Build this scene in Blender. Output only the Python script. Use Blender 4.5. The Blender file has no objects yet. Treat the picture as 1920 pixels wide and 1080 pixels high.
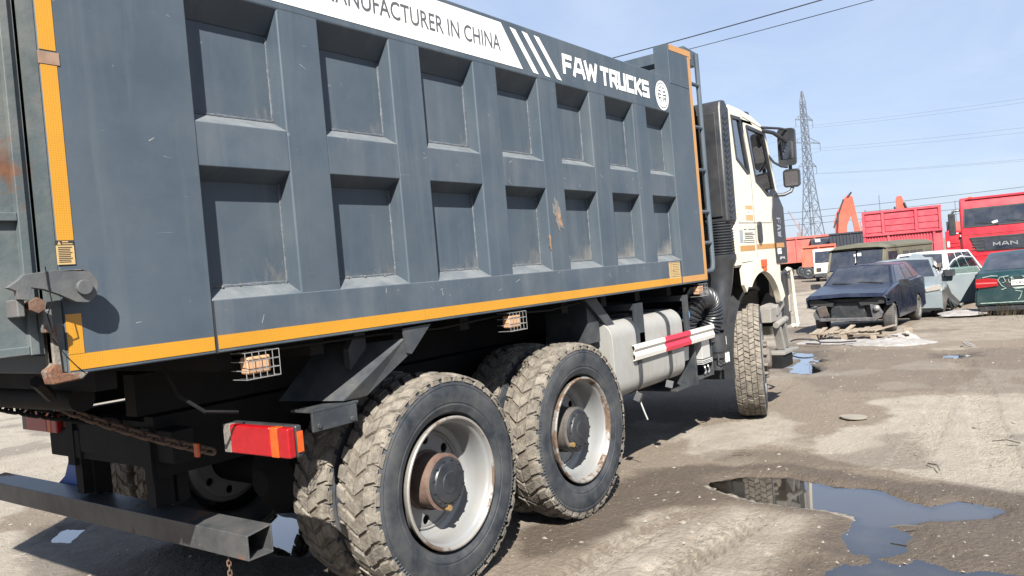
import bpy, bmesh, math, random
import numpy as np
from mathutils import Vector, Matrix, Euler
from mathutils.geometry import tessellate_polygon
random.seed(7)
PI = math.pi
SC = bpy.context.scene
COL = SC.collection

# ------------------------------------------------------------------ camera, sky, sun, exposure
cam_d = bpy.data.cameras.new('camera'); cam = bpy.data.objects.new('camera', cam_d); COL.objects.link(cam)
cam_d.sensor_width = 36.0; cam_d.lens = 36.0 * 1470 / 1920; cam_d.clip_start = 0.05; cam_d.clip_end = 9000
cam_d.dof.use_dof = False
_R = Vector((0.59259667, -0.80083781, -0.08653321)); _F = Vector((0.80287291, 0.59591438, -0.01676755))
_U = _R.cross(_F)
cam.matrix_world = Matrix(((_R.x, _U.x, -_F.x, 0), (_R.y, _U.y, -_F.y, 0), (_R.z, _U.z, -_F.z, 1.7), (0, 0, 0, 1)))
SC.camera = cam

SUN_EL = math.radians(42.0); SUN_AZ = math.radians(38.0)      # light travels towards azimuth SUN_AZ (from +X to +Y)
world = bpy.data.worlds.new('World'); SC.world = world; world.use_nodes = True
wn = world.node_tree.nodes; wl = world.node_tree.links
wn.clear()
w_out = wn.new('ShaderNodeOutputWorld'); w_bg = wn.new('ShaderNodeBackground')
w_sky = wn.new('ShaderNodeTexSky'); w_sky.sky_type = 'NISHITA'; w_sky.sun_disc = False
w_sky.sun_elevation = SUN_EL
w_sky.sun_rotation = math.radians(90) - (SUN_AZ + PI)
w_sky.altitude = 100; w_sky.air_density = 1.0; w_sky.dust_density = 0.6; w_sky.ozone_density = 1.6
w_bg.inputs['Strength'].default_value = 0.05
# thin high cirrus veil
w_tc = wn.new('ShaderNodeTexCoord'); w_map = wn.new('ShaderNodeMapping'); w_map.inputs['Scale'].default_value = (1.3, 2.2, 5.5)
w_map.inputs['Rotation'].default_value = (0.35, 0.2, 0.5)
w_noise = wn.new('ShaderNodeTexNoise'); w_noise.inputs['Scale'].default_value = 1.6; w_noise.inputs['Detail'].default_value = 7; w_noise.inputs['Roughness'].default_value = 0.55
w_noise.inputs['Distortion'].default_value = 0.6
w_ramp = wn.new('ShaderNodeMapRange'); w_ramp.inputs['From Min'].default_value = 0.36; w_ramp.inputs['From Max'].default_value = 0.8
w_ramp.inputs['To Min'].default_value = 0.68; w_ramp.inputs['To Max'].default_value = 0.97
w_mix = wn.new('ShaderNodeMix'); w_mix.data_type = 'RGBA'
w_cl = wn.new('ShaderNodeMix'); w_cl.data_type = 'RGBA'; w_cl.inputs['A'].default_value = (3.75, 4.62, 6.4, 1); w_cl.inputs['B'].default_value = (4.35, 5.1, 6.65, 1)
w_n2 = wn.new('ShaderNodeTexNoise'); w_n2.inputs['Scale'].default_value = 2.6; w_n2.inputs['Detail'].default_value = 8; w_n2.inputs['Roughness'].default_value = 0.6; w_n2.inputs['Distortion'].default_value = 1.2
w_m2 = wn.new('ShaderNodeMapping'); w_m2.inputs['Scale'].default_value = (0.8, 2.0, 6.0); w_m2.inputs['Rotation'].default_value = (0.2, -0.25, 0.9)
w_r2 = wn.new('ShaderNodeMapRange'); w_r2.inputs['From Min'].default_value = 0.40; w_r2.inputs['From Max'].default_value = 0.72
wl.new(w_tc.outputs['Generated'], w_map.inputs['Vector']); wl.new(w_map.outputs['Vector'], w_noise.inputs['Vector'])
wl.new(w_noise.outputs['Fac'], w_ramp.inputs['Value']); wl.new(w_ramp.outputs['Result'], w_mix.inputs['Factor'])
wl.new(w_tc.outputs['Generated'], w_m2.inputs['Vector']); wl.new(w_m2.outputs['Vector'], w_n2.inputs['Vector']); wl.new(w_n2.outputs['Fac'], w_r2.inputs['Value']); wl.new(w_r2.outputs['Result'], w_cl.inputs['Factor']); wl.new(w_cl.outputs['Result'], w_mix.inputs['B'])
wl.new(w_sky.outputs['Color'], w_mix.inputs['A']); wl.new(w_mix.outputs['Result'], w_bg.inputs['Color'])
wl.new(w_bg.outputs['Background'], w_out.inputs['Surface'])

sun_d = bpy.data.lights.new('sun', 'SUN'); sun_d.energy = 5.0; sun_d.angle = math.radians(0.53); sun_d.color = (1.0, 0.95, 0.87)
sun = bpy.data.objects.new('sun', sun_d); COL.objects.link(sun)
_L = Vector((math.cos(SUN_EL) * math.cos(SUN_AZ), math.cos(SUN_EL) * math.sin(SUN_AZ), -math.sin(SUN_EL)))
sun.rotation_euler = _L.to_track_quat('-Z', 'Y').to_euler(); sun.location = (-20, -16, 25)
SC.view_settings.view_transform = 'Standard'; SC.view_settings.look = 'None'
SC.view_settings.gamma = 1.0; SC.view_settings.use_curve_mapping = False
SC.view_settings.exposure = 1.6

# ------------------------------------------------------------------ mesh helper
class MB:
    def __init__(s): s.v = []; s.f = []; s.m = []
    def add(s, vs, fs, mi=0):
        b = len(s.v); s.v += [tuple(v) for v in vs]
        for f in fs: s.f.append([i + b for i in f]); s.m.append(mi)
        return s
    def box(s, a, b, mi=0):
        (x0, y0, z0), (x1, y1, z1) = a, b
        return s.add([(x0,y0,z0),(x1,y0,z0),(x1,y1,z0),(x0,y1,z0),(x0,y0,z1),(x1,y0,z1),(x1,y1,z1),(x0,y1,z1)],
                     [(0,3,2,1),(4,5,6,7),(0,1,5,4),(1,2,6,5),(2,3,7,6),(3,0,4,7)], mi)
    def obox(s, c, size, rot=(0,0,0), mi=0):
        M = Euler(rot).to_matrix(); c = Vector(c); hx, hy, hz = [q / 2 for q in size]
        vs = [c + M @ Vector(p) for p in ((-hx,-hy,-hz),(hx,-hy,-hz),(hx,hy,-hz),(-hx,hy,-hz),(-hx,-hy,hz),(hx,-hy,hz),(hx,hy,hz),(-hx,hy,hz))]
        return s.add(vs, [(0,3,2,1),(4,5,6,7),(0,1,5,4),(1,2,6,5),(2,3,7,6),(3,0,4,7)], mi)
    def bar(s, p, q, w, h=None, up=(0,0,1), mi=0):
        p, q = Vector(p), Vector(q); h = h or w; d = (q - p)
        if d.length < 1e-6: return s
        d.normalize(); u = Vector(up)
        if abs(d.dot(u)) > 0.97: u = Vector((1, 0, 0))
        a = d.cross(u).normalized() * (w / 2); b = a.cross(d).normalized() * (h / 2)
        vs = [p-a-b, p+a-b, p+a+b, p-a+b, q-a-b, q+a-b, q+a+b, q-a+b]
        return s.add(vs, [(0,1,2,3),(7,6,5,4),(0,4,5,1),(1,5,6,2),(2,6,7,3),(3,7,4,0)], mi)
    def tube(s, pts, r, n=8, closed=False, mi=0, cap=True):
        pts = [Vector(p) for p in pts]; m = len(pts); rs = r if isinstance(r, (list, tuple)) else [r] * m
        tan = []
        for i in range(m):
            a = pts[(i - 1) % m] if (closed or i > 0) else pts[i]; b = pts[(i + 1) % m] if (closed or i < m - 1) else pts[i]
            tan.append((b - a).normalized())
        t0 = tan[0]; u = Vector((0, 0, 1))
        if abs(t0.dot(u)) > 0.9: u = Vector((1, 0, 0))
        nrm = (u - t0 * u.dot(t0)).normalized(); vs = []
        for i in range(m):
            t = tan[i]; nrm = (nrm - t * nrm.dot(t)).normalized(); bn = t.cross(nrm)
            for k in range(n):
                a = 2 * PI * k / n; vs.append(pts[i] + (nrm * math.cos(a) + bn * math.sin(a)) * rs[i])
        fs = []
        for i in range(m if closed else m - 1):
            j = (i + 1) % m
            for k in range(n):
                l = (k + 1) % n; fs.append((i*n+k, i*n+l, j*n+l, j*n+k))
        if not closed and cap: fs += [tuple(range(n))[::-1], tuple((m-1)*n + k for k in range(n))]
        return s.add(vs, fs, mi)
    def cyl(s, p, q, r, n=16, mi=0): return s.tube([p, q], r, n, mi=mi)
    def lathe(s, prof, n=48, c=(0,0,0), mi=0, mis=None, closed=False, a0=0.0, a1=2*PI):
        # profile of (radius, y); axis along y
        cx, cy, cz = c; m = len(prof); full = abs(a1 - a0 - 2*PI) < 1e-6; nn = n if full else n + 1; vs = []
        for k in range(nn):
            a = a0 + (a1 - a0) * k / n
            for (r, y) in prof: vs.append((cx + r*math.cos(a), cy + y, cz + r*math.sin(a)))
        for k in range(n):
            l = (k + 1) % nn
            for i in range(m if closed else m - 1):
                j = (i + 1) % m
                s.add([], [], 0); s.f.append([len(s.v)+k*m+i, len(s.v)+k*m+j, len(s.v)+l*m+j, len(s.v)+l*m+i]); s.m.append(mis[i] if mis else mi)
        s.v += vs
        return s
    def prism(s, poly, a0, a1, plane='xz', holes=(), mi=0):
        # polygon in a plane, extruded along the third axis from a0 to a1; holes are cut through
        loops = [list(poly)] + [list(h) for h in holes]
        flat = [p for l in loops for p in l]
        tris = tessellate_polygon([[Vector((p[0], p[1], 0)) for p in l] for l in loops])
        def w(p, a): return {'xz': (p[0], a, p[1]), 'yz': (a, p[0], p[1]), 'xy': (p[0], p[1], a)}[plane]
        n = len(flat); vs = [w(p, a0) for p in flat] + [w(p, a1) for p in flat]; fs = []
        for t in tris: fs.append(tuple(t)); fs.append(tuple(i + n for i in t[::-1]))
        o = 0
        for l in loops:
            for i in range(len(l)):
                j = (i + 1) % len(l); fs.append((o+i, o+j, o+j+n, o+i+n))
            o += len(l)
        return s.add(vs, fs, mi)
    def quadpatch(s, q, thick=0.004, mi=0):
        q = [Vector(p) for p in q]; nr = (q[1]-q[0]).cross(q[-1]-q[0]).normalized() * thick; n = len(q)
        vs = q + [p - nr for p in q]; fs = [tuple(range(n)), tuple(range(2*n-1, n-1, -1))]
        for i in range(n): j = (i+1) % n; fs.append((i, i+n, j+n, j))
        return s.add(vs, fs, mi)
    def merge(s, o, M=None):
        b = len(s.v); s.v += [tuple(M @ Vector(v)) if M else v for v in o.v]
        for f, m in zip(o.f, o.m): s.f.append([i+b for i in f]); s.m.append(m)
        return s
    def mirror_y(s, yc):
        o = MB(); o.v = [(x, 2*yc - y, z) for x, y, z in s.v]; o.f = [f[::-1] for f in s.f]; o.m = list(s.m); return o

ORG = Vector((0, 0, 0))
def mesh_of(name, mb, mats, org=None, sharp=32, weld=False):
    me = bpy.data.meshes.new(name); o = ORG if org is None else Vector(org)
    me.from_pydata([(v[0]-o.x, v[1]-o.y, v[2]-o.z) for v in mb.v], [], mb.f)
    for m in (mats if isinstance(mats, (list, tuple)) else [mats]): me.materials.append(m)
    me.polygons.foreach_set('material_index', mb.m)
    bm = bmesh.new(); bm.from_mesh(me)
    if weld: bmesh.ops.remove_doubles(bm, verts=bm.verts, dist=1e-5)
    bmesh.ops.recalc_face_normals(bm, faces=bm.faces)
    bm.to_mesh(me); bm.free()
    me.polygons.foreach_set('use_smooth', [True] * len(me.polygons))
    me.set_sharp_from_angle(angle=math.radians(sharp)); me.update()
    return me
SPLIT = {'axle','rear_crossbar','weld_bead','latch_block','latch_bolt','floor_beam','hinge_bar','leaf_spring','bumper_bracket','hose_fitting','drier_fitting','mount_boss','louvre','wiring','drive_shaft','end_plate',
         'mirror_arm','step_housing','step_tread','step_box','wiper','radiator_fin','vent_louvre','windscreen_card','windscreen_pillar','bent_suspension','dangling_trim','equipment_bracket','guard_post','latch_wire','air_line','coil_lines',
         'indicator','gate_flange','red_lens','light_bracket','bed_brace','stripes','windshield_trim','dry_lump','corner_sticker_print','lens','scuff_mark','wire_loop_x','chassis_frame','seat'}
def islands(mb):
    par = list(range(len(mb.v)))
    def find(i):
        while par[i] != i: par[i] = par[par[i]]; i = par[i]
        return i
    for f in mb.f:
        a = find(f[0])
        for i in f[1:]: par[find(i)] = a
    groups = {}
    for f, m in zip(mb.f, mb.m): groups.setdefault(find(f[0]), []).append((f, m))
    out = []
    for fs in groups.values():
        ids = sorted({i for f, _ in fs for i in f}); ix = {i: k for k, i in enumerate(ids)}; q = MB(); q.v = [mb.v[i] for i in ids]; q.f = [[ix[i] for i in f] for f, _ in fs]; q.m = [m for _, m in fs]; out.append(q)
    return out
def obj(name, mb, mats, parent=None, loc=(0,0,0), rot=(0,0,0), bevel=0, label=None, org=None, sharp=32, weld=False, kind=None):
    if name in SPLIT and isinstance(mb, MB):
        parts = islands(mb)
        for p_ in parts[1:]: obj(name, mesh_of(name, p_, mats, org, sharp, weld), mats, parent, loc, rot, bevel, label, org, sharp, weld, kind)
        mb = parts[0]
    me = mb if isinstance(mb, bpy.types.Mesh) else mesh_of(name, mb, mats, org, sharp, weld)
    o = bpy.data.objects.new(name, me); COL.objects.link(o); o.location = loc; o.rotation_euler = rot
    if parent: o.parent = parent
    if bevel:
        b = o.modifiers.new('bevel', 'BEVEL'); b.width = bevel; b.segments = 2; b.limit_method = 'ANGLE'; b.angle_limit = math.radians(40)
        b.harden_normals = True
    if label: o['label'] = label
    if kind: o['kind'] = kind
    return o
def tag(o, label, cat, group=None):
    o['label'] = label; o['category'] = cat
    if group: o['group'] = group
    return o
def thing(name, label, cat, loc=(0,0,0), rotz=0, group=None):
    o = bpy.data.objects.new(name, None); COL.objects.link(o); o.location = loc; o.rotation_euler = (0, 0, rotz)
    o.empty_display_size = 0.3
    return tag(o, label, cat, group)
def copy_tree(o, parent=None, loc=None, rot=None):
    c = o.copy(); COL.objects.link(c)
    if parent: c.parent = parent
    if loc is not None: c.location = loc
    if rot is not None: c.rotation_euler = rot
    for ch in list(o.children): copy_tree(ch, c)
    return c

# ------------------------------------------------------------------ materials
def mat(name, col, rough=0.5, metal=0.0, var=0.12, vs=3.0, dust=None, scr=0.0, bump=0.0, bs=60.0, spec=0.5, coat=0.0, rust=None, emis=None, scr_dir=(1.0, 1.0, 14.0), streak=None, topdust=None):
    m = bpy.data.materials.new(name); m.use_nodes = True; nt = m.node_tree; N = nt.nodes; Lk = nt.links
    p = N['Principled BSDF']; p.inputs['Roughness'].default_value = rough; p.inputs['Metallic'].default_value = metal
    p.inputs['Specular IOR Level'].default_value = spec; p.inputs['Coat Weight'].default_value = coat
    tc = N.new('ShaderNodeTexCoord')
    def noise(scale, detail=5, rgh=0.55, vec=None, dist=0.0):
        n = N.new('ShaderNodeTexNoise'); n.inputs['Scale'].default_value = scale; n.inputs['Detail'].default_value = detail
        n.inputs['Roughness'].default_value = rgh; n.inputs['Distortion'].default_value = dist
        Lk.new(vec or tc.outputs['Object'], n.inputs['Vector']); return n.outputs['Fac']
    def rng(f, a, b, c=0.0, d=1.0):
        r = N.new('ShaderNodeMapRange'); r.inputs['From Min'].default_value = a; r.inputs['From Max'].default_value = b
        r.inputs['To Min'].default_value = c; r.inputs['To Max'].default_value = d; Lk.new(f, r.inputs['Value']); return r.outputs['Result']
    def mix(f, a, b):
        x = N.new('ShaderNodeMix'); x.data_type = 'RGBA'
        if isinstance(f, float): x.inputs['Factor'].default_value = f
        else: Lk.new(f, x.inputs['Factor'])
        for k, q in (('A', a), ('B', b)):
            if isinstance(q, tuple): x.inputs[k].default_value = (*q[:3], 1)
            else: Lk.new(q, x.inputs[k])
        return x.outputs['Result']
    lo = tuple(c * (1 - var) for c in col); hi = tuple(min(1, c * (1 + var)) for c in col)
    c = mix(rng(noise(vs), 0.3, 0.7), lo, hi)
    rfac = None
    if streak:
        mp2 = N.new('ShaderNodeMapping'); mp2.inputs['Scale'].default_value = (9, 9, 0.55); Lk.new(tc.outputs['Object'], mp2.inputs['Vector'])
        c = mix(rng(noise(1.0, 6, 0.6, mp2.outputs['Vector'], 0.5), 0.5, 0.8, 0.0, 0.5), c, streak)
    if topdust:
        ge = N.new('ShaderNodeNewGeometry'); sx = N.new('ShaderNodeSeparateXYZ'); Lk.new(ge.outputs['Normal'], sx.inputs['Vector'])
        up = rng(sx.outputs['Z'], 0.3, 0.6); mu = N.new('ShaderNodeMath'); mu.operation = 'MULTIPLY'; Lk.new(up, mu.inputs[0]); Lk.new(rng(noise(7, 8, 0.7), 0.3, 0.62, 0.15, 0.95), mu.inputs[1]); c = mix(mu.outputs['Value'], c, topdust)
    if dust:
        dc, amt, ds = dust[:3]; thr = dust[3] if len(dust) > 3 else 0.5
        f = rng(noise(ds, 8, 0.65), thr - 0.12, thr + 0.22, 0.0, amt); c = mix(f, c, dc); rfac = f
    if scr > 0:
        mp = N.new('ShaderNodeMapping'); mp.inputs['Scale'].default_value = scr_dir; mp.inputs['Rotation'].default_value = (0.2, 0.5, 0.1)
        Lk.new(tc.outputs['Object'], mp.inputs['Vector'])
        f = rng(noise(4.5, 6, 0.6, mp.outputs['Vector'], 0.4), 0.69, 0.74, 0.0, scr); c = mix(f, c, (0.20, 0.21, 0.22))
        f2 = rng(noise(26, 3, 0.6), 0.72, 0.76, 0.0, scr * 0.8); c = mix(f2, c, (0.23, 0.235, 0.235))
    if rust:
        rc, thr, rs = rust; f = rng(noise(rs, 8, 0.6), thr, thr + 0.06); c = mix(f, c, mix(rng(noise(rs * 6), 0.3, 0.7), tuple(q * 0.5 for q in rc), rc))
        rr = rng(f, 0, 1, rough, 0.85); Lk.new(rr, p.inputs['Roughness'])
    elif rfac is not None:
        Lk.new(rng(rfac, 0, 1, rough, min(1, rough + 0.35)), p.inputs['Roughness'])
    Lk.new(c, p.inputs['Base Color'])
    if bump > 0:
        b = N.new('ShaderNodeBump'); b.inputs['Strength'].default_value = bump; b.inputs['Distance'].default_value = 0.01
        Lk.new(noise(bs, 6, 0.6), b.inputs['Height']); Lk.new(b.outputs['Normal'], p.inputs['Normal'])
    if emis: p.inputs['Emission Color'].default_value = (*emis[:3], 1); p.inputs['Emission Strength'].default_value = emis[3]
    return m

DUST = (0.33, 0.29, 0.235)
M_bed = mat('grey_blue_paint', (0.041, 0.057, 0.075), 0.5, var=0.09, vs=1.3, streak=(0.095, 0.108, 0.118), dust=((0.10, 0.112, 0.122), 0.3, 2.2, 0.5), scr=0.3, bump=0.06, bs=25, spec=0.3)
M_bed2 = mat('grey_blue_paint_dusty', (0.041, 0.057, 0.075), 0.55, var=0.09, vs=2.0, streak=(0.095, 0.108, 0.118), topdust=(0.125, 0.135, 0.14), dust=((0.14, 0.145, 0.15), 0.26, 3.0, 0.5), scr=0.32, bump=0.06, bs=25, spec=0.3)
M_rear = mat('worn_rear_paint', (0.055, 0.07, 0.075), 0.6, var=0.25, vs=3, dust=((0.145, 0.147, 0.135), 0.75, 3.5, 0.5), scr=0.4, rust=((0.15, 0.072, 0.042), 0.60, 2.6), bump=0.2, bs=30, spec=0.3)
M_rust = mat('rusty_steel', (0.075, 0.04, 0.026), 0.85, var=0.35, vs=14, dust=((0.15, 0.11, 0.08), 0.6, 9), bump=0.4, bs=60)
M_cornerrust = mat('flaking_rusty_paint', (0.14, 0.125, 0.105), 0.75, var=0.25, vs=10, rust=((0.14, 0.065, 0.035), 0.50, 14), bump=0.5)
M_lever = mat('worn_lever_paint', (0.062, 0.066, 0.07), 0.5, var=0.2, vs=5, dust=((0.15, 0.145, 0.135), 0.5, 7), rust=((0.13, 0.065, 0.035), 0.62, 9), bump=0.15, spec=0.3)
M_seam = mat('weld_bead_chipped', (0.085, 0.096, 0.108), 0.7, var=0.3, vs=30, dust=((0.04, 0.052, 0.07), 0.9, 24, 0.46), bump=0.5, bs=90)
def tape_mat(name, col):
    m = mat(name, col, 0.35, var=0.06, vs=4, spec=0.6); nt = m.node_tree; N = nt.nodes; Lk = nt.links; p = N['Principled BSDF']
    tc = N.new('ShaderNodeTexCoord'); mp = N.new('ShaderNodeMapping'); mp.inputs['Scale'].default_value = (1, 0, 1)
    v = N.new('ShaderNodeTexVoronoi'); v.feature = 'DISTANCE_TO_EDGE'; v.inputs['Scale'].default_value = 120; v.inputs['Randomness'].default_value = 0.15
    Lk.new(tc.outputs['Object'], mp.inputs['Vector']); Lk.new(mp.outputs['Vector'], v.inputs['Vector'])
    r = N.new('ShaderNodeMapRange'); r.inputs['From Min'].default_value = 0.03; r.inputs['From Max'].default_value = 0.12; r.inputs['To Min'].default_value = 0.72; r.inputs['To Max'].default_value = 1.0
    Lk.new(v.outputs['Distance'], r.inputs['Value'])
    src = p.inputs['Base Color'].links[0].from_socket
    mx = N.new('ShaderNodeVectorMath'); mx.operation = 'SCALE'; Lk.new(src, mx.inputs[0]); Lk.new(r.outputs['Result'], mx.inputs['Scale']); Lk.new(mx.outputs['Vector'], p.inputs['Base Color'])
    return m
M_tape = tape_mat('amber_reflective_tape', (0.40, 0.19, 0.012))
M_tape2 = tape_mat('faded_orange_tape', (0.36, 0.18, 0.05))
M_white = mat('white_vinyl', (0.62, 0.63, 0.62), 0.4, var=0.03, dust=((0.5, 0.49, 0.46), 0.25, 3))
M_grey_ink = mat('grey_lettering', (0.065, 0.068, 0.075), 0.45, var=0.05)
M_sticker = mat('sticker_yellow', (0.36, 0.25, 0.11), 0.45, var=0.06)
M_ink = mat('black_ink', (0.02, 0.02, 0.02), 0.5, var=0.1)
M_rubber = mat('tyre_rubber', (0.016, 0.021, 0.028), 0.62, var=0.25, vs=6, dust=((0.075, 0.072, 0.068), 0.6, 6, 0.48), scr=0.10, bump=0.12, bs=40, spec=0.3)
M_mud = mat('mud_caked_rubber', (0.158, 0.141, 0.118), 0.95, var=0.28, vs=11, dust=((0.045, 0.043, 0.041), 0.85, 16, 0.545), bump=0.9, bs=55, spec=0.15)
M_groove = mat('muddy_groove', (0.105, 0.091, 0.074), 0.95, var=0.3, vs=18, bump=0.8, bs=60, spec=0.15)
M_rim = mat('silver_wheel_paint', (0.185, 0.192, 0.196), 0.42, metal=0.2, var=0.08, vs=4, dust=((0.17, 0.155, 0.135), 0.55, 5, 0.5), bump=0.05)
M_rimrust = mat('rusty_wheel_lip', (0.19, 0.182, 0.168), 0.5, metal=0.2, var=0.15, vs=6, rust=((0.125, 0.082, 0.056), 0.46, 9), bump=0.2)
M_hubrust = mat('rusty_hub', (0.085, 0.049, 0.037), 0.8, var=0.3, vs=12, dust=((0.17, 0.13, 0.105), 0.5, 10), bump=0.3)
M_hub = mat('black_hub_cap', (0.010, 0.013, 0.018), 0.4, var=0.2, vs=9, dust=((0.06, 0.055, 0.05), 0.3, 8), bump=0.1)
M_black = mat('black_chassis', (0.005, 0.0052, 0.006), 0.7, var=0.25, vs=6, dust=((0.022, 0.02, 0.018), 0.5, 5, 0.52), bump=0.15, spec=0.2)
M_chassis = mat('dusty_black_steel', (0.019, 0.024, 0.030), 0.5, var=0.25, vs=5, dust=((0.10, 0.092, 0.08), 0.4, 6, 0.52), scr=0.25, bump=0.15)
M_bumper = mat('worn_bumper_steel', (0.034, 0.038, 0.043), 0.4, metal=0.2, var=0.3, vs=4, dust=((0.12, 0.113, 0.102), 0.5, 4, 0.5), scr=0.35, rust=((0.14, 0.066, 0.036), 0.61, 4), bump=0.15)
M_glossplate = mat('sky_tinted_mudguard', (0.03, 0.08, 0.25), 0.4, var=0.15, vs=4)  # blue sky reflection put into the base colour of the plate
M_plastic = mat('black_plastic', (0.015, 0.017, 0.021), 0.36, var=0.12, vs=3, dust=((0.065, 0.063, 0.06), 0.35, 4, 0.52), bump=0.05)
M_tank = mat('grey_fuel_tank', (0.28, 0.285, 0.278), 0.45, metal=0.2, var=0.06, vs=3, streak=(0.16, 0.145, 0.12), dust=((0.17, 0.155, 0.13), 0.6, 3, 0.48), bump=0.04)
M_cab = mat('white_cab_paint', (0.50, 0.468, 0.385), 0.3, var=0.02, vs=2, dust=((0.36, 0.33, 0.28), 0.2, 2.2, 0.55), coat=0.15)
M_red_guard = mat('red_guard_paint', (0.40, 0.018, 0.04), 0.4, var=0.1, scr=0.2)
M_white_guard = mat('white_guard_paint', (0.46, 0.45, 0.42), 0.45, var=0.05, vs=5, rust=((0.16, 0.08, 0.04), 0.70, 9), dust=((0.28, 0.25, 0.21), 0.3, 6))
M_amber = mat('amber_lens', (0.40, 0.225, 0.12), 0.3, var=0.1, vs=30, dust=((0.28, 0.2, 0.14), 0.5, 20))
M_wire = mat('wire_zinc', (0.3, 0.3, 0.3), 0.35, metal=0.6, var=0.1)
M_redlens = mat('red_lens', (0.23, 0.0035, 0.006), 0.3, var=0.12, vs=40, coat=0.1, bump=0.25, bs=240)
M_orlens = mat('orange_lens', (0.38, 0.06, 0.009), 0.25, var=0.25, vs=40, coat=0.15)
M_lensedge = mat('clear_lens_edge', (0.24, 0.22, 0.2), 0.3, var=0.2, vs=50)
M_greyedge = mat('scuffed_lens_edge', (0.12, 0.11, 0.10), 0.5, var=0.3, vs=60)
M_alu = mat('ribbed_aluminium', (0.5, 0.5, 0.49), 0.4, metal=0.5, var=0.1)
M_bolt = mat('bolt_steel', (0.17, 0.16, 0.155), 0.45, metal=0.5, var=0.2)
M_paper = mat('label_paper', (0.4, 0.4, 0.385), 0.6, var=0.05)
M_bluecap = mat('blue_cap', (0.03, 0.25, 0.6), 0.4)
M_mirror = mat('mirror_glass', (0.36, 0.39, 0.45), 0.03, metal=1.0, var=0.0)
def glass_mat(name, tint, refl=0.12):
    m = bpy.data.materials.new(name); m.use_nodes = True; N = m.node_tree.nodes; Lk = m.node_tree.links; N.clear()
    out = N.new('ShaderNodeOutputMaterial'); tr = N.new('ShaderNodeBsdfTransparent'); gl = N.new('ShaderNodeBsdfGlossy'); mx = N.new('ShaderNodeMixShader'); fr = N.new('ShaderNodeFresnel'); mr = N.new('ShaderNodeMath')
    tr.inputs['Color'].default_value = (*tint, 1); gl.inputs['Roughness'].default_value = 0.02; fr.inputs['IOR'].default_value = 1.5
    mr.operation = 'MULTIPLY_ADD'; mr.inputs[1].default_value = 0.85; mr.inputs[2].default_value = refl
    Lk.new(fr.outputs['Fac'], mr.inputs[0]); Lk.new(mr.outputs['Value'], mx.inputs['Fac']); Lk.new(tr.outputs['BSDF'], mx.inputs[1]); Lk.new(gl.outputs['BSDF'], mx.inputs[2]); Lk.new(mx.outputs['Shader'], out.inputs['Surface'])
    return m
M_cabglass = glass_mat('cab_glass', (0.62, 0.68, 0.70), 0.40)
M_carglass = mat('dark_car_glass', (0.012, 0.016, 0.026), 0.06, var=0.2, vs=2, spec=0.8, dust=((0.10, 0.10, 0.10), 0.35, 2.5, 0.5))
M_navy = mat('navy_car_paint', (0.004, 0.0065, 0.018), 0.25, var=0.12, vs=3, dust=((0.075, 0.08, 0.09), 0.22, 2.5, 0.55), coat=0.3)
M_greycar = mat('silver_grey_car_paint', (0.145, 0.175, 0.19), 0.35, metal=0.15, var=0.06, dust=((0.18, 0.165, 0.145), 0.35, 3, 0.5), coat=0.2)
M_whitecar = mat('white_car_paint', (0.52, 0.53, 0.55), 0.3, var=0.03, dust=((0.3, 0.28, 0.24), 0.25, 3, 0.55), coat=0.2)
M_greencar = mat('dark_green_car_paint', (0.004, 0.022, 0.025), 0.22, var=0.1, vs=3, dust=((0.07, 0.075, 0.072), 0.25, 3, 0.52), coat=0.3)
M_olive = mat('olive_van_paint', (0.088, 0.082, 0.058), 0.55, var=0.08, vs=2, dust=((0.16, 0.14, 0.11), 0.35, 2.5, 0.5))
M_olive_roof = mat('olive_roof_paint', (0.066, 0.064, 0.042), 0.6, var=0.1, vs=2, dust=((0.115, 0.105, 0.08), 0.4, 2.5, 0.5))
M_redtruck = mat('bright_red_truck_paint', (0.40, 0.011, 0.022), 0.35, var=0.06, vs=1.2, dust=((0.28, 0.1, 0.09), 0.25, 1.6, 0.52), coat=0.15)
M_redbody = mat('pinkish_red_body_paint', (0.36, 0.028, 0.046), 0.5, var=0.08, vs=0.8, dust=((0.3, 0.12, 0.12), 0.35, 1.2, 0.5))
M_redfade = mat('faded_red_body_paint', (0.32, 0.06, 0.05), 0.55, var=0.12, vs=0.8, dust=((0.28, 0.15, 0.115), 0.5, 1.0, 0.5))
M_orange = mat('excavator_orange', (0.37, 0.062, 0.036), 0.45, var=0.1, vs=1.0, dust=((0.28, 0.15, 0.1), 0.35, 1.2, 0.5))
M_darkbin = mat('dark_steel_bin', (0.014, 0.018, 0.027), 0.5, var=0.2, vs=1.0)
M_pylon = mat('hazy_tower_steel', (0.10, 0.115, 0.14), 0.55, var=0.15)  # steel colour lightened and blued to carry the distance haze
M_cable = mat('cable_black', (0.015, 0.016, 0.018), 0.5)
M_crane = mat('faded_crane_steel', (0.20, 0.16, 0.165), 0.6)
M_wood = mat('weathered_wood', (0.185, 0.145, 0.105), 0.85, var=0.3, vs=7, dust=((0.23, 0.205, 0.17), 0.6, 6), bump=0.4, bs=45)
M_snow = mat('dirty_snow', (0.25, 0.24, 0.235), 0.8, var=0.15, vs=5, dust=((0.12, 0.105, 0.09), 0.85, 6, 0.47), bump=0.6, bs=25)
M_stone = mat('pale_stone', (0.17, 0.152, 0.13), 0.9, var=0.3, vs=9, bump=0.3)
M_straw = mat('dry_straw', (0.20, 0.16, 0.09), 0.9, var=0.2, vs=8)
M_brass = mat('brass_nipple', (0.4, 0.27, 0.12), 0.4, metal=0.7)  # plain brass for the hub filler plugs

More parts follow.
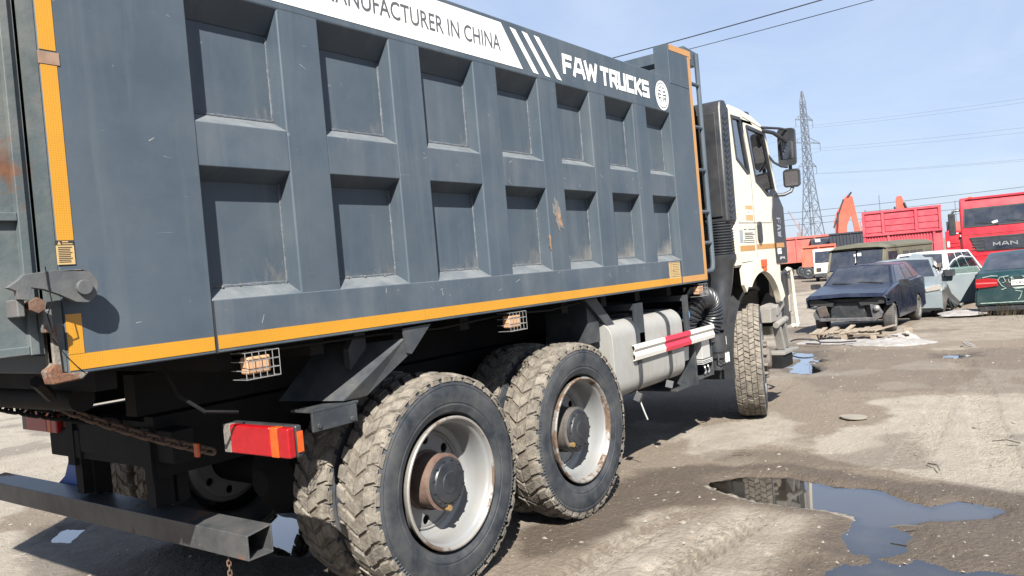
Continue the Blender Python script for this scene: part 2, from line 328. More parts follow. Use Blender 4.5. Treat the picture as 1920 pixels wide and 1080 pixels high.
# ------------------------------------------------------------------ ground
def vnoise(x, y, seed):
    xi = np.floor(x).astype(np.int64); yi = np.floor(y).astype(np.int64); fx = x - xi; fy = y - yi
    def h(a, b):
        n = (a * 374761393 + b * 668265263 + seed * 982451653) & 0x7fffffff
        n = ((n ^ (n >> 13)) * 1274126177) & 0x7fffffff
        return ((n ^ (n >> 16)) & 0xffff) / 65535.0
    u = fx*fx*(3-2*fx); v = fy*fy*(3-2*fy)
    return (h(xi, yi)*(1-u) + h(xi+1, yi)*u)*(1-v) + (h(xi, yi+1)*(1-u) + h(xi+1, yi+1)*u)*v
def fbm(x, y, seed, octv=4, gain=0.5):
    a = 1.0; s = 0.0; t = 0.0
    for o in range(octv):
        s = s + a * vnoise(x * 2**o + 13.7*o, y * 2**o - 7.3*o, seed + o); t += a; a *= gain
    return s / t
def sd_poly(X, Y, poly):
    # signed distance, negative inside
    P = np.array(poly); d = np.full(X.shape, 1e9); ins = np.zeros(X.shape, bool); n = len(P)
    for i in range(n):
        a = P[i]; b = P[(i+1) % n]; e = b - a; wx = X - a[0]; wy = Y - a[1]
        t = np.clip((wx*e[0] + wy*e[1]) / (e @ e), 0, 1); d = np.minimum(d, (wx - e[0]*t)**2 + (wy - e[1]*t)**2)
        c = (Y >= a[1]) != (Y >= b[1])
        if abs(e[1]) > 1e-9: ins ^= c & (X < a[0] + (Y - a[1]) / e[1] * e[0])
    d = np.sqrt(d); return np.where(ins, -d, d)
def terrain_far(r): return -0.72 * (1 - np.exp(-np.maximum(0, r - 18.5) / 10.0))
def gz(x, y): return float(terrain_far(np.array(math.hypot(x, y))))
PUD = [(5.64,2.44),(5.89,2.26),(5.99,1.96),(5.84,1.61),(5.81,1.28),(5.62,1.08),(5.55,0.92),(5.72,0.79),(5.66,0.63),(5.59,0.57),(5.44,0.61),(5.28,0.82),(5.18,1.01),(5.12,1.24),(5.21,1.31),(5.24,1.46),(5.25,1.74),(5.33,2.06),(5.46,2.31)]
FILM = [(5.16,1.3),(5.2,1.04),(4.83,1.0),(4.62,0.95),(4.6,0.66),(4.72,0.3),(4.70,-0.3),(4.05,-0.2),(4.0,1.28),(4.34,1.31),(4.5,1.2),(4.59,1.35),(4.79,1.34)]
BLUE2 = [(13.4,4.2),(13.4,3.8),(11.1,3.15),(11.2,3.55)]
BLUE1 = [(13.94,4.77),(13.67,4.35),(11.74,3.76),(12.03,4.13)]
UND = [(3.7,5.3),(3.75,4.8),(3.2,4.3),(3.1,4.9)]
LEFTB = [(2.78,6.75),(2.87,6.55),(2.64,6.22),(2.56,6.46)]
FARP = [(12.9,1.9),(13.0,1.45),(12.75,1.35),(12.65,1.8)]
DRY = [([(6.85,2.1),(8.01,1.77),(8.91,1.35),(9.3,0.3),(9.2,-1.5),(6.0,-1.2),(5.97,0.35),(6.1,0.83),(6.3,1.38),(6.4,1.8)], 1.0),
       ([(8.96,1.97),(9.55,1.48),(9.6,0.4),(9.5,-1.5),(8.03,-1),(7.88,1.25),(8.4,1.8)], 0.95),
       ([(7.41,3.36),(7.77,2.94),(8.35,2.91),(7.87,2.43),(6.97,2.26),(6.16,2.68),(6.38,2.91)], 0.8),
       ([(3.3,2.45),(4.25,2.45),(4.87,2.26),(5.18,1.93),(5.14,1.57),(4.93,1.38),(4.38,1.41),(3.5,1.47)], 0.62),
       ([(14.0,18),(6.6,13.9),(4.0,9.0),(1.5,6.4),(0.5,9),(2,22)], 1.0),
       ([(2.55,7.0),(2.5,6.3),(2.15,5.3),(1.2,5.6),(1.5,8)], 1.0),
       ([(14.5,3.2),(20,2.8),(20.2,0.2),(14.6,0.2)], 0.45),
       ([(16,7),(26,8.5),(40,14),(50,12),(30,5.2),(18,4.7)], 0.75),
       ([(10.0,4.6),(15.0,5.6),(15.2,4.8),(12,4.2)], 0.7)]
WET = [([(5.44,3.05),(6.08,2.64),(6.45,2.02),(6.1,1.16),(5.95,0.44),(5.9,-0.5),(4.4,-0.5),(4.3,1.3),(5.13,1.5),(5.33,2.06),(4.9,2.33),(4.1,2.6),(3.6,2.8),(4.05,3.18)], 0.85),
       ([(14.1,4.82),(13.48,2.43),(13.63,0.2),(9.6,0.2),(9.6,1.48),(9.59,2.32),(10.96,3.9)], 0.42),
       ([(2.3,6.2),(3.2,6.6),(4.6,5.2),(3.6,3.2),(1.8,3.2)], 0.6)]
ang0 = math.radians(36.58)
fine = np.radians(np.arange(-44, 44.01, 0.16)); coarse = np.radians(np.arange(48, 312.01, 4.0))
angs = np.concatenate([fine, coarse]) + ang0
rad = [0.0]; r = 1.6
while r < 70: rad.append(r); r *= 1.0062 if r < 18 else 1.014
while r < 6500: rad.append(r); r *= 1.16
rad = np.array(rad[1:]); NR, NA = len(rad), len(angs)
RR, AA = np.meshgrid(rad, angs, indexing='ij'); GX = RR*np.cos(AA); GY = RR*np.sin(AA)
near = np.clip((45 - RR) / 25, 0, 1)
wob = (fbm(GX*2.1, GY*2.1, 5, 4) - 0.5) * 0.42 + (fbm(GX*9, GY*9, 15, 3) - 0.5) * 0.10
wob_far = (fbm(GX*0.9, GY*0.9, 6, 4) - 0.5) * 1.2
H = terrain_far(RR) + ((fbm(GX*0.55, GY*0.55, 21, 3) - 0.5)*0.022 + (fbm(GX*3.3, GY*3.3, 22, 3) - 0.5)*0.016 + (fbm(GX*13, GY*13, 23, 3) - 0.5)*0.013 + (fbm(GX*42, GY*42, 24, 2) - 0.5)*0.006) * near
dry = np.zeros_like(RR); wet = np.zeros_like(RR)
for poly, k in DRY:
    d = sd_poly(GX, GY, poly) + (wob*1.3 if k != 0.75 else wob_far); dry = np.maximum(dry, k * np.clip(0.5 - d/0.16, 0, 1))
for poly, k in WET:
    d = sd_poly(GX, GY, poly) + wob*1.3; wet = np.maximum(wet, k * np.clip(0.5 - d/0.22, 0, 1))
pn = fbm(GX*1.1, GY*1.1, 41, 5); dry = np.maximum(dry, np.clip((pn - 0.56)*6, 0, 0.55)); wet = np.maximum(wet, np.clip((fbm(GX*0.8, GY*0.8, 51, 5) - 0.60)*7, 0, 0.5)*(RR > 6.5))
def dip(poly, depth, soft, wb, jitter=0.0):
    global H, wet
    d = sd_poly(GX, GY, poly) + wb
    H = H - depth * np.clip(0.5 - d / soft, 0, 1)
    wet = np.maximum(wet, np.clip(1.0 - d / 0.35, 0, 1))
dip(PUD, 0.060, 0.16, wob*0.35); 
dip(FILM, 0.050, 0.36, wob*0.8)
H = H + np.where(sd_poly(GX, GY, FILM) < 0.1, (fbm(GX*6, GY*6, 61, 4) - 0.5)*0.016, 0)
for pl in (BLUE2, BLUE1, FARP): dip(pl, 0.042, 0.3, wob*1.2)
dip(UND, 0.05, 0.2, wob*0.5); dip(LEFTB, 0.045, 0.12, wob*0.4)
lip = np.clip(1 - np.abs(sd_poly(GX, GY, [(5.50,2.36),(5.36,2.08),(5.28,1.76),(5.26,1.47),(5.19,1.27),(5.15,1.30),(5.20,1.5),(5.21,1.78),(5.28,2.10),(5.44,2.40)]) + wob*0.1)/0.035, 0, 1)
H = H + lip*0.012; wet = wet*(1-lip); dry = np.maximum(dry, lip)
# tyre lug imprints running with the truck
def track(y0, slope, x0, x1, wd, pitch, amp, chev):
    global H
    c = GY - (y0 + slope*(GX - 4)) - (fbm(GX*0.5, GX*0, 71, 2) - 0.5)*0.25; u = GX + np.abs(c)*chev
    inside = np.clip((wd/2 - np.abs(c))/0.03, 0, 1) * np.clip((GX - x0)/0.4, 0, 1) * np.clip((x1 - GX)/0.6, 0, 1)
    lug = np.clip(np.sin(u * 2*PI / pitch)*1.6, -1, 1) * (0.55 + 0.9*(fbm(GX*2.5, GY*2.5, 72, 3) - 0.35))
    H = H + inside * (amp*lug - amp*0.9)
track(1.95, -0.10, 2.8, 5.2, 0.30, 0.105, 0.016, 0.9); track(2.38, -0.06, 2.6, 5.0, 0.26, 0.10, 0.013, -0.8); track(1.45, -0.05, 2.8, 4.6, 0.26, 0.10, 0.012, 0.8)
track(1.1, 0.05, 6.2, 12.5, 0.3, 0.12, 0.010, 0.8); track(3.2, 0.02, 8.5, 15, 0.3, 0.12, 0.012, 0.8); track(0.2, 0.16, 6.2, 14, 0.3, 0.12, 0.012, 0.8)
vts = np.stack([GX, GY, H], -1).reshape(-1, 3)
vts = np.concatenate([vts, [[0, 0, 0.0]]])
ii, jj = np.meshgrid(np.arange(NR-1), np.arange(NA), indexing='ij'); j2 = (jj + 1) % NA
quads = np.stack([ii*NA+jj, (ii+1)*NA+jj, (ii+1)*NA+j2, ii*NA+j2], -1).reshape(-1, 4)
ja = np.arange(NA); tri = np.stack([np.full(NA, NR*NA), ja, (ja+1) % NA], -1)
me = bpy.data.meshes.new('ground'); nq, ntri = len(quads), len(tri)
me.vertices.add(len(vts)); me.vertices.foreach_set('co', vts.astype(np.float32).ravel())
me.loops.add(nq*4 + ntri*3); me.loops.foreach_set('vertex_index', np.concatenate([quads.ravel(), tri.ravel()]).astype(np.int32))
me.polygons.add(nq + ntri); me.polygons.foreach_set('loop_start', np.concatenate([np.arange(nq)*4, nq*4 + np.arange(ntri)*3]).astype(np.int32))
me.update(calc_edges=True); me.polygons.foreach_set('use_smooth', np.ones(nq + ntri, bool))
for nm, arr in (('dry', dry), ('wet', wet)):
    at = me.attributes.new(nm, 'FLOAT', 'POINT'); at.data.foreach_set('value', np.concatenate([arr.ravel(), [0.0]]).astype(np.float32))
ground = bpy.data.objects.new('ground', me); COL.objects.link(ground); ground['kind'] = 'structure'
def ground_material():
    m = bpy.data.materials.new('muddy_yard'); m.use_nodes = True; nt = m.node_tree; N = nt.nodes; Lk = nt.links; p = N['Principled BSDF']
    tc = N.new('ShaderNodeTexCoord')
    def noise(s, d=6, r=0.6, sc=None):
        n = N.new('ShaderNodeTexNoise'); n.inputs['Scale'].default_value = s; n.inputs['Detail'].default_value = d; n.inputs['Roughness'].default_value = r
        if sc:
            mp = N.new('ShaderNodeMapping'); mp.inputs['Scale'].default_value = sc; Lk.new(tc.outputs['Object'], mp.inputs['Vector']); Lk.new(mp.outputs['Vector'], n.inputs['Vector'])
        else: Lk.new(tc.outputs['Object'], n.inputs['Vector'])
        return n.outputs['Fac']
    def rng(f, a, b, c=0.0, d=1.0):
        r = N.new('ShaderNodeMapRange'); Lk.new(f, r.inputs['Value'])
        for k, v in zip(('From Min','From Max','To Min','To Max'), (a, b, c, d)): r.inputs[k].default_value = v
        return r.outputs['Result']
    def mix(f, a, b, op='MIX'):
        x = N.new('ShaderNodeMix'); x.data_type = 'RGBA'; x.blend_type = op
        if isinstance(f, float): x.inputs['Factor'].default_value = f
        else: Lk.new(f, x.inputs['Factor'])
        for k, q in (('A', a), ('B', b)):
            if isinstance(q, tuple): x.inputs[k].default_value = (*q, 1)
            else: Lk.new(q, x.inputs[k])
        return x.outputs['Result']
    def math2(op, a, b):
        x = N.new('ShaderNodeMath'); x.operation = op
        for k, q in ((0, a), (1, b)):
            if isinstance(q, float): x.inputs[k].default_value = q
            else: Lk.new(q, x.inputs[k])
        return x.outputs['Value']
    ad = N.new('ShaderNodeAttribute'); ad.attribute_name = 'dry'; aw = N.new('ShaderNodeAttribute'); aw.attribute_name = 'wet'
    n1 = noise(3.0, 9, 0.65); n2 = noise(28, 6, 0.65); n3 = noise(0.35, 5, 0.6)
    dryf = rng(math2('ADD', ad.outputs['Fac'], math2('ADD', rng(n1, 0, 1, -0.55, 0.55), rng(n2, 0, 1, -0.36, 0.36))), 0.18, 0.88)
    mud = mix(rng(n2, 0.3, 0.7), (0.105, 0.083, 0.063), (0.168, 0.138, 0.108)); mud = mix(rng(n3, 0.35, 0.65, 0.0, 0.4), mud, (0.185, 0.156, 0.125))
    dryc = mix(rng(n1, 0.3, 0.7), (0.205, 0.182, 0.150), (0.262, 0.236, 0.198)); dryc = mix(rng(n2, 0.55, 0.75, 0.0, 0.55), dryc, (0.14, 0.122, 0.102))
    c = mix(dryf, mud, dryc)
    wetf = rng(math2('ADD', aw.outputs['Fac'], math2('ADD', rng(n1, 0, 1, -0.25, 0.25), rng(n2, 0, 1, -0.12, 0.12))), 0.2, 0.8)
    c = mix(math2('MULTIPLY', wetf, 0.9), c, mix(n2, (0.052, 0.040, 0.030), (0.082, 0.065, 0.050)))
    v = N.new('ShaderNodeTexVoronoi'); v.inputs['Scale'].default_value = 22; Lk.new(tc.outputs['Object'], v.inputs['Vector'])
    chip = math2('MULTIPLY', rng(v.outputs['Distance'], 0.10, 0.16, 1.0, 0.0), rng(noise(1.4, 3), 0.48, 0.62))
    c = mix(math2('MULTIPLY', chip, 0.65), c, (0.20, 0.18, 0.155))
    Lk.new(c, p.inputs['Base Color']); Lk.new(rng(wetf, 0, 1, 0.95, 0.62), p.inputs['Roughness']); p.inputs['Specular IOR Level'].default_value = 0.3
    b = N.new('ShaderNodeBump'); b.inputs['Strength'].default_value = 0.9; b.inputs['Distance'].default_value = 0.03
    Lk.new(math2('ADD', math2('MULTIPLY', noise(95, 5, 0.7), 0.35), n2), b.inputs['Height']); Lk.new(b.outputs['Normal'], p.inputs['Normal'])
    return m
me.materials.append(ground_material())
def water_mat():
    m = bpy.data.materials.new('muddy_water'); m.use_nodes = True; N = m.node_tree.nodes; Lk = m.node_tree.links; N.clear()
    out = N.new('ShaderNodeOutputMaterial'); tr = N.new('ShaderNodeBsdfTransparent'); df = N.new('ShaderNodeBsdfDiffuse'); gl = N.new('ShaderNodeBsdfGlossy'); m1 = N.new('ShaderNodeMixShader'); m2 = N.new('ShaderNodeMixShader')
    at = N.new('ShaderNodeAttribute'); at.attribute_name = 'depth'; r = N.new('ShaderNodeMapRange'); r.inputs['From Max'].default_value = 0.028; r.inputs['To Min'].default_value = 0.08; r.inputs['To Max'].default_value = 0.92
    df.inputs['Color'].default_value = (0.030, 0.026, 0.021, 1); gl.inputs['Roughness'].default_value = 0.03; tr.inputs['Color'].default_value = (0.82, 0.78, 0.72, 1)
    fr = N.new('ShaderNodeFresnel'); fr.inputs['IOR'].default_value = 1.36; mu = N.new('ShaderNodeMath'); mu.operation = 'MULTIPLY'; mu.use_clamp = True; mu.inputs[1].default_value = 2.3
    Lk.new(at.outputs['Fac'], r.inputs['Value']); Lk.new(r.outputs['Result'], m1.inputs['Fac']); Lk.new(tr.outputs['BSDF'], m1.inputs[1]); Lk.new(df.outputs['BSDF'], m1.inputs[2])
    Lk.new(fr.outputs['Fac'], mu.inputs[0]); Lk.new(mu.outputs['Value'], m2.inputs['Fac']); Lk.new(m1.outputs['Shader'], m2.inputs[1]); Lk.new(gl.outputs['BSDF'], m2.inputs[2]); Lk.new(m2.outputs['Shader'], out.inputs['Surface'])
    return m
M_water = water_mat()
def ground_h(x, y):
    r_ = math.hypot(x, y); a = math.atan2(y, x) - ang0; i = int(np.searchsorted(rad, r_)); j = int(round((a - fine[0]) / (fine[1]-fine[0])))
    return float(H[min(i, NR-1), max(0, min(len(fine)-1, j))])
LEVEL = -0.027
def puddle(poly, grow=0.5):
    cx = sum(p[0] for p in poly)/len(poly); cy = sum(p[1] for p in poly)/len(poly); pts = []
    for x, y in poly:
        l = math.hypot(x-cx, y-cy); pts.append((x + (x-cx)/l*grow, y + (y-cy)/l*grow))
    xs = [p[0] for p in pts]; ys = [p[1] for p in pts]
    return (min(xs), min(ys), max(xs), max(ys))
for x0, y0, x1, y1 in ((3.6, -0.9, 6.5, 2.75), (10.6, 2.75, 14.3, 5.0), (2.2, 4.2, 4.1, 7.0), (12.4, 1.1, 13.2, 2.1)):
    nx, ny = int((x1-x0)/0.035), int((y1-y0)/0.035); q = MB(); dep = []
    for i in range(nx+1):
        for j in range(ny+1): x, y = x0+(x1-x0)*i/nx, y0+(y1-y0)*j/ny; q.v.append((x, y, LEVEL)); dep.append(max(0.0, LEVEL - ground_h(x, y)))
    for i in range(nx):
        for j in range(ny):
            c4 = (i*(ny+1)+j, (i+1)*(ny+1)+j, (i+1)*(ny+1)+j+1, i*(ny+1)+j+1)
            if max(dep[k] for k in c4) > 0: q.f.append(list(c4)); q.m.append(0)
    o = obj('puddle_water', q, M_water); o['kind'] = 'structure'
    if o.data.polygons[0].normal.z < 0: o.data.flip_normals()
    at = o.data.attributes.new('depth', 'FLOAT', 'POINT'); at.data.foreach_set('value', dep)

# ------------------------------------------------------------------ dump truck
W = 2.85; YC = 4.17; WL = 2*YC - W
ORG = Vector((4.6, YC, 0))
truck = thing('dump_truck', 'big grey-blue tipper lorry with a white cab and muddy tyres, seen from its rear right', 'dump truck', ORG)
# --- cargo bed
b = MB()
b.box((1.246, W, 1.487), (1.815, W+0.10, 3.288)); b.box((6.335, W, 1.487), (6.858, W+0.10, 3.24))
b.prism([(6.40,3.24),(6.858,3.24),(6.858,3.60),(6.40,3.585)], W, W+0.14)
b.box((1.7, 2.945, 1.50), (6.45, 2.965, 3.2))
b.box((1.246, 2.95, 1.49), (6.85, WL-0.1, 1.56)); b.box((6.80, 2.96, 1.56), (6.855, WL-0.1, 3.50)); b.box((1.246, WL-0.1, 1.487), (6.858, WL, 3.288))
bed = obj('cargo_bed', b, M_bed, truck, bevel=0.006)
obj('floor_beam', (lambda q: [q.box((x, 3.0, 1.40), (x+0.08, WL-0.15, 1.489)) for x in (1.4,1.9,2.4,2.95,3.5,4.05,4.6,5.15,5.7,6.3)] and q)(MB()), M_black, bed)
top = MB().prism([(W,3.288),(W,2.974),(2.945,2.866),(2.945,3.288)], 1.816, 6.334, 'yz'); obj('top_rail', top, M_bed, bed, bevel=0.008)
obj('bottom_rail', MB().prism([(W,1.487),(W,1.703),(2.945,1.755),(2.945,1.487)], 1.816, 6.334, 'yz'), M_bed2, bed, bevel=0.006)
posts = [(2.262,2.496),(2.955,3.193),(3.645,3.872),(4.312,4.542),(4.972,5.208),(5.648,5.880)]
for x0, x1 in posts:
    obj('post', MB().box((x0, W+0.002, 1.62), (x1, 2.95, 3.12)), M_bed, bed, bevel=0.010)
bays = [(1.815, 2.262)] + [(posts[i][1], posts[i+1][0]) for i in range(5)] + [(posts[5][1], 6.335)]
for x0, x1 in bays:
    obj('cross_rail', MB().prism([(W+0.004,2.428),(W+0.004,2.247),(2.945,2.197),(2.945,2.480)], x0-0.004, x1+0.004, 'yz'), M_bed2, bed, bevel=0.005)
    sm = MB(); rnd = random.Random(int(x0*100))
    def bead(a, bb, n=14):
        pts = []; rs = []
        for i in range(n+1):
            t = i/n; pts.append([a[k] + (bb[k]-a[k])*t for k in range(3)]); rs.append(0.0045 + rnd.random()*0.004)
        sm.tube(pts, rs, 6)
    bead((x1-0.002, 2.943, 1.76), (x1-0.002, 2.943, 2.20)); bead((x1-0.002, 2.943, 2.485), (x1-0.002, 2.943, 2.862)); bead((x0, 2.944, 1.757), (x1, 2.944, 1.757), 10)
    bead((x0, 2.944, 2.483), (x1, 2.944, 2.483), 10)
    obj('weld_bead', sm, M_seam, bed)
def smear_mat():
    m = bpy.data.materials.new('dust_smear'); m.use_nodes = True; nt = m.node_tree; N = nt.nodes; Lk = nt.links; p = N['Principled BSDF']; p.inputs['Base Color'].default_value = (0.20, 0.198, 0.19, 1); p.inputs['Roughness'].default_value = 0.95; p.inputs['Specular IOR Level'].default_value = 0.1
    tc = N.new('ShaderNodeTexCoord'); mp = N.new('ShaderNodeMapping'); mp.inputs['Scale'].default_value = (1.0, 1.0, 0.45); n = N.new('ShaderNodeTexNoise'); n.inputs['Scale'].default_value = 26; n.inputs['Detail'].default_value = 8; n.inputs['Roughness'].default_value = 0.7
    at = N.new('ShaderNodeAttribute'); at.attribute_name = 'fade'; ad = N.new('ShaderNodeMath'); ad.operation = 'ADD'; r = N.new('ShaderNodeMapRange'); r.inputs['From Min'].default_value = 0.80; r.inputs['From Max'].default_value = 1.30; r.inputs['To Max'].default_value = 0.75
    Lk.new(tc.outputs['Object'], mp.inputs['Vector']); Lk.new(mp.outputs['Vector'], n.inputs['Vector']); Lk.new(n.outputs['Fac'], ad.inputs[0]); Lk.new(at.outputs['Fac'], ad.inputs[1]); Lk.new(ad.outputs['Value'], r.inputs['Value']); Lk.new(r.outputs['Result'], p.inputs['Alpha']); return m
M_smear = smear_mat()
def smear(parent, x0, x1, z0, z1, y, corner, k):
    # thin film of dust, thickest at the given corner and along the lower edge
    n = 10; vs = []; fade = []
    for i in range(n+1):
        for j in range(n+1):
            u, v = i/n, j/n; vs.append((x0+(x1-x0)*u, y, z0+(z1-z0)*v)); d_ = min(1.0, math.hypot((u-corner)*0.9, v*1.1)); fade.append(k*max(1-d_*1.35, 0.72*(1-v*3.2), 0.0)*(1 if 0 < i < n or (i == n and corner == 1) else 0.35))
    q = MB().add(vs, [(i*(n+1)+j, (i+1)*(n+1)+j, (i+1)*(n+1)+j+1, i*(n+1)+j+1) for i in range(n) for j in range(n)])
    o = obj('dust_smear', q, M_smear, parent); at = o.data.attributes.new('fade', 'FLOAT', 'POINT'); at.data.foreach_set('value', fade); return o
for i_, (x0, x1) in enumerate(bays):
    smear(bed, x0+0.01, x1-0.004, 1.757, 1.757+0.32, 2.9432, 1, (0.50, 0.50, 0.55, 0.62, 0.82, 0.95, 1.05)[i_]); smear(bed, x0+0.01, x1-0.004, 2.484, 2.484+0.22, 2.9432, 1, 0.46)
# dust that has piled up on the ledges, as thin crumbs
d = MB(); rnd = random.Random(3)
for x0, x1 in bays:
    for zb, k in ((1.755, 1.0), (2.481, 0.5)):
        for i in range(int(20*k)):
            x = x0 + 0.01 + (x1-x0-0.02)*(1 - rnd.random()**1.7); s_ = 0.0015 + rnd.random()**2*0.006*k
            d.obox((x, 2.940 - rnd.random()*0.012, zb - 0.004 + rnd.random()*0.004), (s_*2.2, s_, s_), (rnd.random(), rnd.random(), rnd.random()))
obj('ledge_dirt', d, mat('pale_ledge_dirt', (0.11, 0.107, 0.10), 0.95), bed, kind='stuff')
# tapes
def tape(x0, x1, z0, z1, m=M_tape): obj('reflective_tape', MB().box((x0, W-0.0022, z0), (x1, W-0.0002, z1)), m, bed)
tape(1.248, 1.302, 1.953, 2.56); tape(1.249, 1.303, 2.612, 3.27); tape(1.250, 1.303, 1.5575, 1.697); tape(1.250, 1.808, 1.501, 1.556)
tape(1.826, 3.05, 1.503, 1.558); tape(3.053, 4.9, 1.503, 1.558); tape(4.903, 6.290, 1.503, 1.558); tape(6.318, 6.798, 1.503, 1.556, M_tape2); tape(6.80, 6.855, 1.503, 3.535, M_tape2)
obj('reflective_tape', MB().prism([(6.42,3.533),(6.798,3.541),(6.855,3.541),(6.855,3.596),(6.42,3.582)], W-0.0022, W-0.0002), M_tape2, bed)
obj('tape_gap_smear', MB().box((1.242, W-0.003, 2.563), (1.312, W-0.0004, 2.606)), mat('brown_tape_smear', (0.20, 0.13, 0.09), 0.5, var=0.2, vs=20), bed)
obj('edge_guard', MB().box((1.198, W+0.006, 1.50), (1.244, W+0.03, 3.28)), M_rear, bed)
for x, z0, z1 in ((1.8175, 1.487, 1.7), (6.3045, 1.487, 1.7)): obj('seam', MB().box((x-0.003, W-0.0012, z0), (x+0.003, W+0.001, z1)), M_ink, bed)
# white band, lettering, emblem
obj('white_band', MB().prism([(1.30,3.006),(4.157,3.004),(3.957,3.261),(1.30,3.262)], W-0.002, W-0.0003), M_white, bed)
st = MB()
for xt, xb in ((4.06,4.29),(4.19,4.43),(4.325,4.572)): st.prism([(xb-0.015,3.002),(xb+0.045,2.998),(xt+0.048,3.247),(xt-0.012,3.252)], W-0.002, W-0.0003)
obj('stripes', st, M_white, bed)
def text_mb(txt, font_scale=1.0):
    cu = bpy.data.curves.new('txt', 'FONT'); cu.body = txt; cu.size = 1.0; cu.resolution_u = 3; cu.offset = 0.012
    o = bpy.data.objects.new('txt', cu); me = bpy.data.meshes.new_from_object(o)
    vs = [tuple(v.co) for v in me.vertices]; fs = [list(p.vertices) for p in me.polygons]
    bpy.data.objects.remove(o); bpy.data.curves.remove(cu); bpy.data.meshes.remove(me)
    return vs, fs
def text_on(name, txt, x0, x1, z0, z1, y, m, parent, frame=None, label=None):
    vs, fs = text_mb(txt); xs = [v[0] for v in vs]; zs = [v[1] for v in vs]
    a, bq = min(xs), max(xs); c, dq = min(zs), max(zs); q = MB()
    pts = [(x0 + (v[0]-a)/(bq-a)*(x1-x0), y, z0 + (v[1]-c)/(dq-c)*(z1-z0)) for v in vs]
    if frame: pts = [frame(p) for p in pts]
    q.add(pts, fs); return obj(name, q, m, parent, label=label)
text_on('lettering', 'MANUFACTURER IN CHINA', 2.535, 3.935, 3.080, 3.178, W-0.003, M_grey_ink, bed, label='grey lettering reading MANUFACTURER IN CHINA')
GL = {'F': [[(0,0),(0,1),(1,1)],[(0,.48),(.85,.48)]], 'A': [[(0,0),(.3,1),(.68,1),(1,0)],[(.14,.3),(.88,.3)]], 'W': [[(0,1),(.22,0),(.5,.85),(.78,0),(1,1)]],
      'T': [[(0,1),(1,1)],[(.5,1),(.5,0)]], 'R': [[(0,0),(0,1),(1,1),(1,.45),(.28,.45)],[(.55,.45),(1,0)]], 'U': [[(0,1),(0,0),(1,0),(1,1)]], 'C': [[(1,1),(0,1),(0,0),(1,0)]],
      'K': [[(0,0),(0,1)],[(1,1),(.25,.5),(1,0)]], 'S': [[(1,1),(0,1),(0,.5),(1,.5),(1,0),(0,0)]], 'M': [[(0,0),(0,1),(.5,.3),(1,1),(1,0)]], 'N': [[(0,0),(0,1),(1,0),(1,1)]]}
def strokes(q, ch, x, z, w, h, t, y, sh=0.0, fr=None):
    k = 0
    for line in GL[ch]:
        pp = [(x + t/2 + u*(w-t), z + t/2 + v*(h-t)) for u, v in line]
        for i in range(len(pp)-1):
            a = Vector(pp[i]); c = Vector(pp[i+1]); dr = (c-a).normalized(); n = Vector((-dr.y, dr.x))*(t/2)
            a2 = a - dr*(t/2); c2 = c + dr*(t/2); k += 1
            pts = [(p.x + sh*(p.y-z), y - 0.00025*k, p.y) for p in (a2-n, c2-n, c2+n, a2+n)]
            q.add([fr(p) for p in pts] if fr else pts, [(0,1,2,3)])
q = MB()
for i, ch in enumerate('FAW'): strokes(q, ch, (4.642, 4.775, 4.935)[i], 3.052, (0.125, 0.165, 0.185)[i], 0.140, 0.034, W-0.002)
for i, ch in enumerate('TRUCKS'): strokes(q, ch, 5.165 + i*0.1345, 3.050, 0.122, 0.140, 0.034, W-0.002)
obj('lettering', q, M_white, bed, label='white lettering reading FAW TRUCKS')
q = MB(); ex, ez = 6.204, 3.106
def ring(q, r0, r1, y): 
    n = 40; q.add([(ex + r*math.cos(2*PI*k/n), y, ez + r*math.sin(2*PI*k/n)) for r in (r0, r1) for k in range(n)], [(k, (k+1)%n, n+(k+1)%n, n+k) for k in range(n)])
ring(q, 0.110, 0.125, W-0.0022); ring(q, 0.078, 0.101, W-0.0022)
q.prism([(ex-0.013,ez-0.082),(ex+0.013,ez-0.082),(ex+0.011,ez+0.079),(ex-0.017,ez+0.066)], W-0.0034, W-0.0016)
for sx in (-1, 1):
    for k, (zz, w0) in enumerate(((0.038, 0.058), (0.008, 0.066), (-0.022, 0.062))):
        q.prism([(ex+sx*0.018, ez+zz), (ex+sx*w0, ez+zz+0.006), (ex+sx*w0, ez+zz+0.022), (ex+sx*0.018, ez+zz+0.017)], W-0.003, W-0.0016)
    q.prism([(ex+sx*0.02, ez-0.072), (ex+sx*0.034, ez-0.066), (ex+sx*0.052, ez-0.042), (ex+sx*0.05, ez-0.03), (ex+sx*0.022, ez-0.034), (ex+sx*0.034, ez-0.045)], W-0.003, W-0.0016)
obj('emblem', q, M_white, bed, label='round white winged emblem')
# stickers
def lines(q, x0, x1, z0, z1, n, y, fill=0.85):
    for i in range(n):
        z = z1 - (i + 0.5)*(z1-z0)/n; q.box((x0, y-0.0004, z-0.0022), (x0 + (x1-x0)*(fill if i % 3 else 0.98), y, z+0.0012))
obj('warning_label', MB().box((1.241, W-0.0042, 1.869), (1.300, W-0.0024, 1.935)), M_sticker, bed, bevel=0.0)
q = MB().box((1.241, W-0.0042, 1.935), (1.300, W-0.0024, 1.953)); lines(q, 1.247, 1.294, 1.875, 1.932, 9, W-0.0042); obj('label_print', q, M_ink, bed)
q = MB().prism([(1.246,1.938),(1.258,1.938),(1.252,1.950)], W-0.005, W-0.0042); q.box((1.262,W-0.005,1.946),(1.282,W-0.0042,1.950)); q.box((1.262,W-0.005,1.939),(1.296,W-0.0042,1.942)); obj('label_print', q, M_sticker, bed)
obj('warning_label', MB().box((6.062, W-0.003, 1.549), (6.275, W-0.0006, 1.688)), M_sticker, bed)
